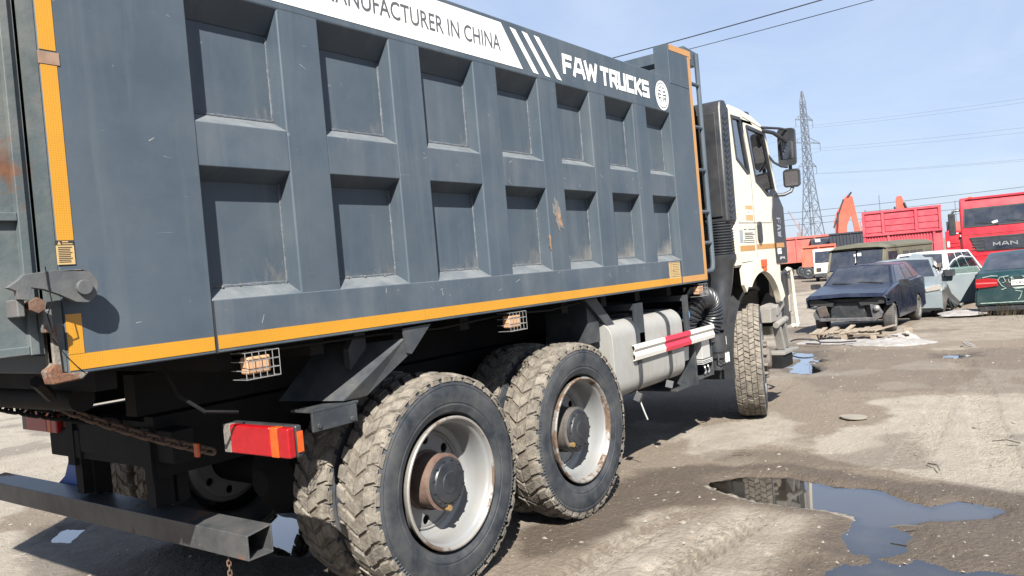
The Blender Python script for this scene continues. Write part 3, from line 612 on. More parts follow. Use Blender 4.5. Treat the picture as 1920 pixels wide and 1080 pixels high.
q = MB().box((6.068, W-0.0036, 1.680), (6.27, W-0.003, 1.6835)); lines(q, 6.075, 6.16, 1.558, 1.675, 7, W-0.003, 0.5); lines(q, 6.13, 6.265, 1.558, 1.675, 8, W-0.0031, 0.9); obj('label_print', q, M_ink, bed)
# scuffs: bare patches with ragged outlines
def blob(cx, cz, w, h, ang, seed, n=22):
    r_ = random.Random(seed); ca, sa = math.cos(ang), math.sin(ang); out = []
    for k in range(n):
        a = 2*PI*k/n; f = 0.55 + 0.6*r_.random(); x, z = w*f*math.cos(a), h*f*math.sin(a); out.append((cx + x*ca - z*sa, cz + x*sa + z*ca))
    return out
M_scuff = mat('scraped_paint', (0.16, 0.15, 0.13), 0.8, var=0.3, vs=25, dust=((0.06, 0.068, 0.08), 0.9, 22, 0.45), bump=0.2)
q = MB().prism(blob(4.425, 2.06, 0.045, 0.12, 0.25, 5), W-0.0005, W+0.002); obj('scuff_mark', q, M_scuff, bed)
q = MB().prism(blob(4.44, 2.05, 0.022, 0.07, 0.3, 9), W-0.0012, W-0.0005); q.prism(blob(4.305, 1.90, 0.012, 0.05, 0, 11), W-0.0012, W+0.002); obj('scuff_mark', q, mat('bare_rust_scrape', (0.19, 0.115, 0.07), 0.85, var=0.4, vs=30), bed)
q = MB(); rnd = random.Random(12)
for i in range(46):
    x = rnd.uniform(1.35, 6.7); z = rnd.choice((rnd.uniform(1.58, 1.69), rnd.uniform(2.26, 2.42), rnd.uniform(1.75, 2.9)))
    if 2.3 > x > 1.815 or any(bx0 < x < bx1 for bx0, bx1 in bays):
        yv = W + (0.004 if 2.25 < z < 2.42 else (0.0 if z < 1.69 else 0.095))
    else: yv = W + (0.002 if 1.815 < x < 6.33 and z > 1.703 else 0.0)
    l = rnd.uniform(0.006, 0.045); a = rnd.choice((0.1, 1.5, -0.6, 0.5)) + rnd.uniform(-.3, .3); t = rnd.uniform(0.0008, 0.0025)
    dx, dz = l*math.cos(a), l*math.sin(a); q.prism([(x, z), (x+dx, z+dz), (x+dx-t*math.sin(a), z+dz+t*math.cos(a)), (x-t*2*math.sin(a), z+t*2*math.cos(a))], yv-0.0006, yv+0.001)
obj('scratches', q, mat('bright_scratch', (0.17, 0.175, 0.18), 0.7), bed, kind='stuff')
# headboard visor and ladder
obj('headboard_visor', MB().prism([(6.857,3.52),(7.05,3.50),(7.10,3.50),(7.10,3.62),(7.20,3.625),(7.20,3.64),(6.857,3.66)], W+0.05, WL-0.05), M_bed, bed, bevel=0.004)
obj('visor_patch', MB().box((6.862, W+0.044, 3.555), (6.99, W+0.049, 3.625)), M_tape2, bed)
q = MB().prism([(6.80,3.503),(6.855,3.503),(6.855,3.56),(6.77,3.54)], W+0.17, WL-0.05, 'xz'); obj('headboard_lip', q, M_bed, bed)
lad = MB().tube([(7.10, 2.885, 3.62), (7.10, 2.885, 1.66), (7.085, 2.885, 1.60), (7.03, 2.885, 1.575), (6.90, 2.885, 1.575)], 0.022, 10)
ladder = obj('ladder', lad, M_bed, bed)
for z in (3.32, 2.92, 2.52, 2.13, 1.84): obj('rung', MB().cyl((6.85, 2.885, z), (7.10, 2.885, z), 0.018, 8), M_bed, bed)
# tailgate, latch, hinge remains
b = MB().box((0.955, W+0.03, 1.58), (1.15, WL-0.03, 3.26)); tg = obj('tailgate', b, M_rear, truck, bevel=0.005)
q = MB().box((1.135, W+0.005, 1.57), (1.165, W+0.05, 3.27)); q.box((0.955, W+0.006, 1.57), (0.985, W+0.05, 3.27))
for z in (1.572, 2.02, 2.62, 3.2): q.box((0.985, W+0.008, z), (1.135, W+0.045, z+0.03))
obj('gate_flange', q, M_rear, tg, bevel=0.004)
obj('gap_filler', MB().box((1.152, 2.93, 1.58), (1.244, WL-0.12, 3.25)), M_black, tg); obj('gate_seal', MB().box((1.168, W+0.02, 1.57), (1.184, W+0.10, 3.26)), M_rear, tg)  # black box added in the tailgate gap to block the sky showing through
obj('red_sticker', MB().prism([(0.99,1.66),(1.035,1.67),(1.04,1.82),(0.99,1.83)], W+0.026, W+0.029), mat('torn_red_film', (0.6, 0.04, 0.09), 0.5, dust=((0.4,0.35,0.3),0.8,20,0.55)), tg)
lev = [(1.048,1.798),(1.081,1.819),(1.101,1.838),(1.152,1.843),(1.214,1.847)] + [(1.276 + 0.0585*math.cos(a), 1.788 + 0.0585*math.sin(a)) for a in np.linspace(PI*0.5, -PI*0.42, 12)] + [(1.255,1.736),(1.206,1.764),(1.158,1.785),(1.121,1.793),(1.117,1.776),(1.112,1.753),(1.078,1.758),(1.075,1.785)]
lv = obj('latch_hook', MB().prism(lev, 2.768, 2.792), M_lever, truck, bevel=0.004)
obj('latch_pin', MB().cyl((1.282, 2.752, 1.784), (1.282, 2.86, 1.784), 0.026, 20), M_lever, lv, bevel=0.003)
obj('latch_block', MB().box((1.165, 2.81, 1.64), (1.195, 2.86, 1.72)).box((1.08, 2.79, 1.70), (1.105, 2.88, 1.76)), M_lever, lv, bevel=0.006)
obj('latch_bolt', MB().cyl((1.13, 2.765, 1.735), (1.13, 2.86, 1.735), 0.017, 6).cyl((1.13, 2.758, 1.735), (1.13, 2.772, 1.735), 0.026, 6), M_rust, lv)
w_ = MB().tube([(1.165,2.762,1.86),(1.168,2.762,1.80),(1.175,2.76,1.74),(1.165,2.78,1.70),(1.185,2.80,1.64)], 0.002, 5); w_.tube([(1.20,2.842,1.62),(1.235,2.842,1.56),(1.27,2.842,1.515),(1.30,2.845,1.485)], 0.0015, 5)
obj('latch_wire', w_, M_black, lv)
obj('rust_corner', MB().prism([(1.188,1.462),(1.29,1.468),(1.314,1.489),(1.225,1.498),(1.218,1.66),(1.198,1.69),(1.198,1.53),(1.178,1.51)], W-0.004, W+0.06), M_cornerrust, truck, bevel=0.006)
q = MB(); q.tube([(1.20,3.0,1.47),(1.32,3.2,1.40),(1.45,3.5,1.36)], 0.022, 6); q.cyl((1.55, 3.45, 1.335), (1.55, WL-0.1, 1.32), 0.055, 14)
obj('hinge_bar', q, M_black, truck)

# --- chassis, axles
q = MB()
for y in (YC-0.43, YC+0.43): q.box((1.98, y-0.04, 0.86), (8.9, y+0.04, 1.16)); q.box((1.9, y-0.05, 1.18), (6.9, y+0.05, 1.38))
for x in (2.0, 2.7, 3.75, 5.0, 6.4, 7.6): q.box((x, YC-0.40, 0.90), (x+0.12, YC+0.40, 1.13))
obj('chassis_frame', q, M_black, truck)
q = MB()
for x in (3.165, 4.535):
    q.cyl((x, 3.0, 0.56), (x, WL-0.15, 0.56), 0.12, 16); q.tube([(x-0.3, YC, 0.56), (x-0.2, YC, 0.56), (x, YC, 0.58), (x+0.2, YC, 0.56), (x+0.3, YC, 0.56)], [0.08, 0.22, 0.29, 0.22, 0.08], 14)
    q.cyl((x-0.28, YC-0.62, 0.72), (x-0.02, YC-0.62, 0.72), 0.09, 12); q.cyl((x-0.28, YC+0.62, 0.72), (x-0.02, YC+0.62, 0.72), 0.09, 12)
q.cyl((8.0, 3.1, 0.50), (8.0, WL-0.3, 0.50), 0.09, 12)
obj('axle', q, M_black, truck)
q = MB()
for y in (YC-0.52, YC+0.52):
    for k in range(8):
        l = 0.75 - k*0.07; q.tube([(3.79-l, y, 0.60+0.0*k-k*0.024+0.24), (3.79-l/2, y, 0.80-k*0.024+0.12), (3.79, y, 0.84-k*0.024+0.14), (3.79+l/2, y, 0.80-k*0.024+0.12), (3.79+l, y, 0.60-k*0.024+0.24)], 0.03, 4)
obj('leaf_spring', q, M_black, truck)
q = MB().cyl((6.4, YC, 1.0), (4.7, YC, 0.62), 0.06, 12); q.cyl((5.9, YC+0.1, 1.2), (4.2, YC+0.1, 1.35), 0.10, 14); obj('drive_shaft', q, M_black, truck)
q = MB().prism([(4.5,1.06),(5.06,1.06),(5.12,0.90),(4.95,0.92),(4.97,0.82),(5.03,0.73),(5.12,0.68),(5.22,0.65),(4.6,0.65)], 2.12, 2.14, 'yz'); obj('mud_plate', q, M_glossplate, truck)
obj('end_plate', MB().box((1.985, 4.50, 0.90), (2.11, 4.86, 1.06)).box((1.985, 3.55, 0.94), (2.1, 4.498, 1.10)), M_black, truck, bevel=0.01)
obj('rear_crossbar', MB().box((2.12, 3.78, 0.70), (2.18, 3.88, 0.95)).box((2.05, 4.5, 0.6), (2.14, 4.6, 0.95)).obox((1.97, 3.75, 0.98), (0.02, 0.07, 0.26), (0, 0, 0)), M_black, truck)
q = MB(); q.tube([(1.7,3.05,1.45),(1.72,3.0,1.33),(1.80,2.95,1.25),(1.95,2.95,1.22)], 0.008, 6); q.tube([(2.2,2.97,1.46),(2.8,2.96,1.455),(3.3,2.97,1.435),(3.9,2.96,1.46),(4.4,2.96,1.44),(4.8,2.97,1.46)], 0.007, 6)
obj("wiring", q, M_black, truck)
# braces under the bed
q = MB(); q.add([(3.11,W+0.03,1.486),(2.90,W+0.03,1.486),(2.985,W+0.03,1.355),(2.93,W+0.03,1.372)], [])
q = MB().prism([(2.895,1.472),(3.11,1.476),(2.945,1.335),(2.915,1.345)], W+0.02, W+0.03)
q.add([(2.92,W+0.03,1.42),(2.55,2.97,1.157),(2.70,2.97,1.157),(2.955,W+0.03,1.345),(2.92,W+0.045,1.42),(2.55,2.985,1.157),(2.70,2.985,1.157),(2.955,W+0.045,1.345)], [(0,1,2,3),(7,6,5,4),(0,4,5,1),(1,5,6,2),(2,6,7,3),(3,7,4,0)])
q.add([(2.915,W+0.033,1.42),(2.555,2.974,1.157),(2.40,3.28,1.175),(2.67,3.28,1.40)], [(0,1,2,3)])
obj('bed_brace', q, M_chassis, truck)
obj('brace_web', MB().prism([(2.72,1.47),(2.79,1.47),(2.79,1.32),(2.72,1.19),(2.67,1.24),(2.67,1.40)], 3.04, 3.08), M_chassis, truck)
q = MB().prism([(4.84,1.475),(5.0,1.475),(5.32,1.185),(5.24,1.165)], 2.95, 2.97); q.box((4.9, 2.98, 1.15), (5.06, 3.35, 1.47)); obj('bed_brace', q, M_chassis, truck)
q = MB().box((2.345, 2.96, 1.045), (2.62, 2.975, 1.135)); q.box((2.345, 2.96, 1.135), (2.635, 3.12, 1.148)); q.cyl((2.38,2.952,1.07),(2.38,2.965,1.07),0.014,6); q.cyl((2.585,2.952,1.065),(2.585,2.965,1.065),0.014,6)
obj('light_bracket', q, M_chassis, truck, bevel=0.003)
# marker lamps in wire cages
for x in (2.025, 3.875, 6.745):
    lm = obj('marker_lamp', MB().box((x-0.06, 2.872, 1.375), (x+0.06, 2.93, 1.452)), M_amber, truck, bevel=0.012)
    q = MB(); x0, x1, z0, z1, y0, y1 = x-0.085, x+0.085, 1.358, 1.47, 2.848, 2.95
    for k in range(6):
        xx = x0 + (x1-x0)*k/5; q.tube([(xx,y1,z1),(xx,y0,z1),(xx,y0,z0),(xx,y1,z0)], 0.0021, 5)
    for k in range(4):
        zz = z0 + (z1-z0)*k/3; q.tube([(x0,y1,zz),(x0,y0,zz),(x1,y0,zz),(x1,y1,zz)], 0.0021, 5)
    obj('wire_cage', q, M_wire, lm)
# tail lights
def tail(yc, parent):
    h = obj('tail_light', MB().box((2.0, yc-0.225, 1.03), (2.034, yc+0.225, 1.165)), M_plastic, parent, bevel=0.01)
    obj('red_lens', MB().box((1.962, yc-0.100, 1.035), (2.0, yc+0.178, 1.16)).box((1.962, yc-0.223, 1.035), (2.0, yc-0.153, 1.16)), M_redlens, h, bevel=0.008)
    obj('amber_lens', MB().box((1.962, yc-0.150, 1.035), (2.0, yc-0.103, 1.16)), M_orlens, h, bevel=0.004)
    obj('reflector_edge', MB().box((1.966, yc+0.182, 1.035), (2.0, yc+0.232, 1.16)), M_greyedge, h, bevel=0.004)
    obj('side_reflector', MB().box((2.004, yc-0.232, 1.055), (2.03, yc-0.226, 1.14)), M_orlens, h)
    return h
tail(2.865, truck); tail(4.93, truck)
# underrun bumper, hollow box with an open end
q = MB(); o = [(1.97,0.562),(2.10,0.562),(2.10,0.690),(1.97,0.675)]; i_ = [(1.978,0.570),(2.092,0.570),(2.092,0.682),(1.978,0.667)]
ye, yl = 3.0, 5.85
for ring_ in (0,): 
    vs = [(x, ye, z) for x, z in o] + [(x, yl, z) for x, z in o] + [(x, ye, z) for x, z in i_] + [(x, ye+0.35, z) for x, z in i_]
    fs = [(k, (k+1)%4, 4+(k+1)%4, 4+k) for k in range(4)] + [(8+k, 8+(k+1)%4, 12+(k+1)%4, 12+k) for k in range(4)] + [(k, (k+1)%4, 8+(k+1)%4, 8+k) for k in range(4)] + [(12,13,14,15), (4,5,6,7)]
    q.add(vs, fs)
obj('underrun_bumper', q, M_bumper, truck, bevel=0.006)
q = MB()
for y in (YC-0.35, YC+0.4): q.box((2.0, y-0.04, 0.70), (2.1, y+0.04, 1.0))
obj('bumper_bracket', q, M_black, truck)
# chains
def link_mesh(L=0.062, wd=0.036, r=0.0075):
    pts = []
    for k in range(20):
        a = 2*PI*k/20; x = (L/2 - wd/2)*(1 if math.cos(a) > 0 else -1) + wd/2*math.cos(a); pts.append((x, wd/2*math.sin(a), 0))
    return MB().tube(pts, r, 6, closed=True)
lk = mesh_of('chain_link', link_mesh(), M_rust, org=(0,0,0)); lk2 = mesh_of('chain_link', link_mesh(0.085, 0.05, 0.010), M_black, org=(0,0,0))
def chain(p, q_, sag, me_, step, name):
    p, q_ = Vector(p), Vector(q_); n = int((q_-p).length/step); root = None
    for k in range(n+1):
        t = (k+0.5)/(n+1); c = p.lerp(q_, t) - Vector((0,0,sag*4*t*(1-t))); tg_ = (q_-p).normalized() - Vector((0,0,sag*4*(1-2*t)/(q_-p).length)); tg_.normalize()
        eul = (tg_.to_track_quat('X', 'Z') @ Euler((PI/2*(k % 2) + 0.5, 0, 0)).to_quaternion()).to_euler()
        if root is None: root = obj(name, me_, None, truck, loc=c-ORG, rot=eul); base = (root.matrix_basis.copy())
        else:
            o = obj('chain_link', me_, None, root); o.matrix_local = base.inverted() @ Matrix.LocRotScale(c-ORG, eul.to_quaternion(), None)
chain((1.6, 4.60, 1.27), (1.95, 3.98, 1.13), 0.01, lk2, 0.062, 'rear_chain'); chain((1.62, 3.9, 1.285), (2.0, 3.245, 1.02), 0.02, lk, 0.045, 'rusty_chain'); chain((2.0, 3.2, 0.55), (2.0, 3.2, 0.30), 0, mesh_of('thin_link', link_mesh(0.03, 0.016, 0.003), M_rust, org=(0,0,0)), 0.023, 'hanging_chain')
obj('strap_scrap', MB().box((1.90, 3.20, 1.02), (1.91, 3.23, 1.08)), M_orlens, truck)

# --- wheels (built about the origin, axle along y, outer face towards -y)
def tyre_mb(wd, tread, R=0.553):
    q = MB()
    prof = [(0.338,0.045),(0.352,0.020),(0.385,0.006),(0.395,0.008),(0.400,0.004),(0.44,0.0),(0.475,0.002),(0.482,0.006),(0.488,0.004),(0.514,0.018),(0.531,0.034),(0.536,0.06),(0.538,wd/2),(0.536,wd-0.06),(0.531,wd-0.034),(0.514,wd-0.018),(0.475,wd-0.002),(0.44,wd),(0.39,wd-0.006),(0.352,wd-0.02),(0.338,wd-0.045)]
    mis = [0]*9 + [2,2] + [1]*3 + [2]*2 + [0]*6
    q.lathe(prof, 72, mis=mis[:len(prof)-1])
    rr = random.Random(5)
    def block(a, y0, y1, da, skew, r0=0.528, r1=R, dv=None):
        pts = []
        for (rad_, sh) in ((r0, 1.10), (r1 - rr.random()*0.009, 0.86)):
            for (yy, s_) in ((y0, -1), (y1, 1)):
                for e in (-1, 1):
                    aa = a + s_*skew + e*da*sh + rr.uniform(-.009, .009); y_ = (y0+y1)/2 + (yy-(y0+y1)/2)*(1.05 if sh > 1 else 0.95)
                    rl = rad_ - (0.010 if (sh < 1 and (y_ < 0.025 or y_ > wd-0.025)) else 0)
                    pts.append((rl*math.cos(aa), y_, rl*math.sin(aa)))
        q.add(pts, [(4,5,7,6),(0,1,5,4),(2,6,7,3),(0,4,6,2),(1,3,7,5)], 2 if rr.random() < 0.0 else 1)
    if tread == 'lug':
        n = 38; p = 2*PI/n
        for k in range(n):
            a = k*p
            block(a, 0.010, 0.072, p*0.36, 0.12*p); block(a+0.5*p, 0.080, 0.142, p*0.38, 0.20*p); block(a+0.42*p, 0.150, wd-0.080, p*0.38, -0.20*p); block(a, wd-0.072, wd-0.010, p*0.36, -0.12*p)
        for k in range(n):           # shoulder lugs showing on the sidewall rim
            a = k*p + 0.12*p
            for y0, y1, f in ((0.006, 0.03, 1), (wd-0.03, wd-0.006, 1)): block(a, y0, y1, p*0.33, 0, 0.505, 0.540)
        for k in range(150):         # fine shoulder ribs
            a = 2*PI*k/150
            if 0.2 < a < 3.9: continue
            s_, c_ = math.sin(a), math.cos(a); d_ = 2*PI/150*0.28
            q.add([(r_*math.cos(a+e), y_, r_*math.sin(a+e)) for (r_, y_) in ((0.488,0.0035),(0.516,0.0195)) for e in (-d_, d_)] + [(r_*math.cos(a+e), y_-0.004, r_*math.sin(a+e)) for (r_, y_) in ((0.490,0.0035),(0.514,0.019)) for e in (-d_*.6, d_*.6)], [(4,5,7,6),(0,1,5,4),(2,6,7,3),(0,4,6,2),(1,3,7,5)], 0)
    else:
        n = 64; p = 2*PI/n; ws = np.linspace(0.008, wd-0.008, 6)
        for k in range(n):
            for i in range(5): block(k*p + (0.5*p if i % 2 else 0), ws[i]+0.002, ws[i+1]-0.002, p*0.465, 0.18*p*(1 if i % 2 else -1))
    return q
ty_lug = mesh_of('tyre', tyre_mb(0.285, 'lug'), [M_rubber, M_groove, M_mud], org=(0,0,0)); 
for p_ in ty_lug.polygons:
    pass
def remap(mbq):  # blocks take the mud, base keeps groove mud
    return mbq
ty_rib = mesh_of('tyre', tyre_mb(0.29, 'rib', 0.553), [M_rubber, M_groove, M_mud], org=(0,0,0))
def set_block_mud(me_, nbase):
    idx = [p.material_index for p in me_.polygons]
    me_.polygons.foreach_set('material_index', [2 if (k >= nbase and m == 1) else m for k, m in enumerate(idx)])
for t_ in (ty_lug, ty_rib): set_block_mud(t_, 72*20)
rim_prof = [(0.336,0.044),(0.348,0.020),(0.350,0.006),(0.344,0.0),(0.336,0.001),(0.330,0.010),(0.326,0.024),(0.318,0.030),(0.312,0.045),(0.306,0.10),(0.303,0.17),(0.296,0.185),(0.285,0.19),(0.272,0.20),(0.262,0.215),(0.250,0.216)]
def rim_mb(lip=False, nl=5):
    q = MB().lathe(rim_prof, 64, mis=[1 if (lip and i < nl) else 0 for i in range(len(rim_prof)-1)])
    cir = lambda r_, n, cx=0, cz=0: [(cx + r_*math.cos(2*PI*k/n), cz + r_*math.sin(2*PI*k/n)) for k in range(n)]
    holes = [cir(0.150, 32)] + [cir(0.027, 12, 0.215*math.cos(a), 0.215*math.sin(a)) for a in [2*PI*k/8 + 0.2 for k in range(8)]]
    q.prism(cir(0.2505, 64), 0.214, 0.224, 'xz', holes)
    q.lathe([(0.25,0.205),(0.256,0.198),(0.262,0.200)], 48)
    return q
M_lip = mat('worn_wheel_lip', (0.20, 0.19, 0.175), 0.45, metal=0.2, var=0.1, vs=6, rust=((0.13, 0.09, 0.065), 0.53, 5), bump=0.15)
rim_a = mesh_of('wheel', rim_mb(True), [M_rim, M_lip], org=(0,0,0)); rim_b = mesh_of('wheel', rim_mb(True, 7), [M_rim, M_rimrust], org=(0,0,0))
hub_m = mesh_of('hub', MB().lathe([(0.160,0.235),(0.160,0.205),(0.148,0.195),(0.145,0.085),(0.150,0.080),(0.150,0.066),(0.132,0.060)], 40), M_hubrust, org=(0,0,0))
q = MB().lathe([(0.134,0.064),(0.131,0.046),(0.112,0.042),(0.106,0.034),(0.060,0.030),(0.055,0.026),(0.0,0.026)], 40)
for k in range(12):
    a = 2*PI*k/12; q.cyl((0.119*math.cos(a), 0.035, 0.119*math.sin(a)), (0.119*math.cos(a), 0.05, 0.119*math.sin(a)), 0.0078, 6)
cap_m = mesh_of('hub_cap', q, M_hub, org=(0,0,0))
nut_m = mesh_of('filler_plug', MB().cyl((0.02, 0.026, -0.132), (0.02, 0.058, -0.132), 0.016, 6), M_brass, org=(0,0,0))
hub_d = hub_m.copy(); hub_d.materials[0] = mat('oily_grey_hub', (0.05,0.048,0.046), 0.6, var=0.3, vs=10, dust=((0.13,0.105,0.085),0.5,8))
def truck_wheel(loc, rot, tyre, rim, hub=True, hubm=None):
    r_ = obj('wheel', rim, None, truck, loc=Vector(loc)-ORG, rot=rot)
    r_.scale = (1.03, 1.0, 1.03); t_ = obj('tyre', tyre, None, r_); t_.scale = (1.056, 1.0, 1.056)
    if hub: obj('hub', hubm or hub_m, None, r_); obj('hub_cap', cap_m, None, r_); obj('filler_plug', nut_m, None, r_)
    return r_
ZW = 0.602
truck_wheel((3.165, 2.85, ZW), (0, 0.3, 0), ty_lug, rim_a); truck_wheel((4.535, 2.85, ZW), (0, 1.1, 0), ty_lug, rim_b, hubm=hub_d)
for x in (3.165, 4.535):
    truck_wheel((x, 3.20, ZW), (0, 0.9 + x, 0), ty_lug, rim_a, hub=False)
    truck_wheel((x, WL-0.002, ZW), (0, x, PI), ty_lug, rim_a); truck_wheel((x, WL-0.35, ZW), (0, 2*x, PI), ty_lug, rim_a, hub=False)
# front wheels: disc near the outer face, hub sticking out
q = MB().lathe([(0.336,0.044),(0.348,0.020),(0.350,0.006),(0.342,0.0),(0.330,0.004),(0.318,0.03),(0.29,0.05),(0.20,0.015),(0.17,0.0),(0.0,0.0)], 48)
rim_f = mesh_of('wheel', q, [M_rim], org=(0,0,0))
q = MB().lathe([(0.145,0.0),(0.145,-0.03),(0.105,-0.03),(0.10,-0.06),(0.06,-0.075),(0,-0.075)], 28)
for k in range(10): a = 2*PI*k/10; q.cyl((0.168*math.cos(a), 0.0, 0.168*math.sin(a)), (0.168*math.cos(a), -0.04, 0.168*math.sin(a)), 0.018, 8)
hub_f = mesh_of('hub', q, mat('muddy_hub', (0.10,0.085,0.072), 0.8, var=0.3, vs=12), org=(0,0,0))
fw = obj('wheel', rim_f, None, truck, loc=Vector((8.13, 2.83, 0.592))-ORG, rot=(0, 0.4, math.radians(17.5))); fw.scale = (1.07, 1.0, 1.07); obj('tyre', ty_rib, None, fw); obj('hub', hub_f, None, fw)
fw = obj('wheel', rim_f, None, truck, loc=Vector((8.0, WL-0.07, ZW))-ORG, rot=(0, 0.7, PI+math.radians(11))); obj('tyre', ty_rib, None, fw); obj('hub', hub_f, None, fw)

# --- fuel tank and side guard
def rrect(y0, z0, y1, z1, r_, n=6):
    out = []
    for cx, cz, a in ((y1-r_, z1-r_, 0), (y0+r_, z1-r_, PI/2), (y0+r_, z0+r_, PI), (y1-r_, z0+r_, 1.5*PI)):
        out += [(cx + r_*math.cos(a + PI/2*k/n), cz + r_*math.sin(a + PI/2*k/n)) for k in range(n+1)]
    return out
tank = obj('fuel_tank', MB().prism(rrect(2.90, 0.685, 3.50, 1.285, 0.13), 5.10, 6.335, 'yz'), M_tank, truck, bevel=0.02)
for x in (5.47, 6.02):
    a = rrect(2.894, 0.679, 3.506, 1.291, 0.135); bq = rrect(2.8995, 0.6845, 3.5, 1.286, 0.13); obj('tank_strap', MB().prism(a, x, x+0.06, 'yz', [bq]), M_chassis, tank)
obj('filler_cap', MB().cyl((5.72, 3.02, 1.27), (5.72, 3.02, 1.34), 0.045, 18).cyl((5.72, 3.02, 1.335), (5.72, 3.02, 1.365), 0.06, 18), mat('dusty_cap', (0.15, 0.14, 0.125), 0.6), tank, bevel=0.004)
for x0, x1 in ((5.50, 5.63), (6.43, 6.50)): obj('guard_post', MB().box((x0, 2.90, 1.02), (x1, 2.93, 1.39)).box((x0, 2.93, 1.34), (x1, 3.5, 1.39)), M_chassis, truck, bevel=0.003)
gp = [(2.890,1.078),(2.868,1.078),(2.862,1.045),(2.878,1.02),(2.862,0.99),(2.868,0.958),(2.890,0.958)]; gi = [(2.890,1.075),(2.872,1.074),(2.867,1.045),(2.883,1.02),(2.867,0.99),(2.872,0.962),(2.890,0.961)]
gpoly = gp + gi[::-1]
sg = obj('side_guard', MB().prism(gpoly, 5.375, 5.915, 'yz'), M_white_guard, truck)
obj('guard_red_section', MB().prism(gpoly, 5.915, 6.428, 'yz'), M_red_guard, sg); obj('guard_front_section', MB().prism(gpoly, 6.428, 6.955, 'yz'), M_white_guard, sg)
# --- equipment between tank and front wheel
obj('hanging_strap', MB().tube([(5.50,2.95,0.70),(5.51,2.93,0.62),(5.55,2.92,0.52),(5.58,2.915,0.46)], 0.006, 5), M_paper, truck); obj('strap_tail', MB().obox((5.49,2.93,0.655),(0.05,0.05,0.07),(0.4,0.3,0.2)), M_chassis, truck); obj('strap_tail', MB().obox((6.05,2.93,0.665),(0.07,0.06,0.06),(0.3,0.2,0.5)), M_chassis, truck)
obj('air_reservoir', MB().cyl((6.34, 3.1, 0.86), (6.62, 3.1, 0.86), 0.13, 20), M_black, truck, bevel=0.01); obj('reservoir_label', MB().obox((6.50, 2.972, 0.862), (0.16, 0.006, 0.12), (0.08, 0, 0)), M_paper, truck)
q = MB().box((6.62, 2.93, 0.56), (6.65, 3.35, 1.05)).box((6.98, 2.92, 0.60), (7.0, 3.3, 0.98)).box((6.64, 2.93, 0.60), (6.98, 3.3, 0.62)).box((6.64, 3.28, 0.62), (6.98, 3.3, 0.98)); q.box((6.30, 2.98, 0.555), (6.63, 3.4, 0.575)); obj('equipment_bracket', q, M_chassis, truck, bevel=0.003)
q = MB().box((6.74, 2.91, 0.78), (6.92, 2.99, 1.0)); 
for k in range(3): q.box((6.71, 2.90, 0.735+k*0.014), (6.95, 2.99, 0.742+k*0.014))
obj('aluminium_box', q, M_alu, truck, bevel=0.004)
q = MB()
for x in (6.80, 6.88): q.tube([(x,2.94,0.73),(x-0.01,2.92,0.70),(x+0.015,2.92,0.66),(x-0.015,2.92,0.64)], 0.009, 6)
obj('hose_fitting', q, M_wire, truck)
q = MB().lathe([(0.0,0.99),(0.04,0.99),(0.045,0.97),(0.095,0.965),(0.098,0.80),(0.085,0.78),(0.085,0.74),(0.06,0.72),(0.06,0.62),(0,0.62)], 24); drier = MB(); drier.v = [(7.18 + x, 2.955 + z, y) for x, y, z in q.v]; drier.f = q.f; drier.m = q.m
obj('air_drier', drier, M_plastic, truck); obj('drier_label', MB().obox((7.20, 2.857, 0.90), (0.035, 0.004, 0.075), (0,0,0.35)), M_paper, truck)
q = MB()
for x in (7.19, 7.25): q.cyl((x, 2.868, 0.69), (x, 2.868, 0.78), 0.012, 8)
obj('drier_fitting', q, M_paper, truck)
q = MB().tube([(7.0,2.95,0.90),(7.1,2.93,0.90),(7.13,2.93,0.85),(7.08,2.90,0.72),(7.12,2.88,0.68),(7.20,2.87,0.69)], 0.008, 6); q.tube([(7.0,2.95,0.65),(7.1,2.9,0.63),(7.22,2.88,0.68)], 0.008, 6); obj('air_line', q, M_plastic, truck)
obj('battery_box', MB().box((6.98, 3.1, 0.55), (7.6, 3.5, 1.05)), M_black, truck)
obj('blue_cap', MB().cyl((6.62, 2.97, 1.20), (6.62, 3.0, 1.20), 0.05, 14), M_bluecap, truck)
# corrugated hoses
def hose(pts, r_, n, amp, seg=12):
    P = [Vector(p) for p in pts]; out = []; rs = []; m = len(P)
    def cr(t):
        t = t*(m-1); i = min(int(t), m-2); u = t - i; p0, p1, p2, p3 = P[max(i-1,0)], P[i], P[i+1], P[min(i+2,m-1)]
        return 0.5*((2*p1) + (p2-p0)*u + (2*p0-5*p1+4*p2-p3)*u*u + (3*p1-p0-3*p2+p3)*u**3)
    for k in range(n*3+1): out.append(cr(k/(n*3))); rs.append(r_ + amp*(1, -1, 0.6)[k % 3])
    return MB().tube(out, rs, seg)
obj('corrugated_hose', hose([(6.86,3.12,1.06),(6.84,3.06,1.18),(6.90,3.0,1.30),(7.02,2.96,1.33),(7.12,2.95,1.27),(7.17,2.96,1.14),(7.16,3.0,1.02)], 0.095, 24, 0.010, 16), M_plastic, truck)
q = MB()
for k in range(9): 
    z = 1.12 + k*0.022; q.tube([(6.70,3.05,z),(6.80,2.98,z+0.01),(6.9,2.96,z+0.01)], 0.004, 5)
obj('coil_lines', q, M_plastic, truck)
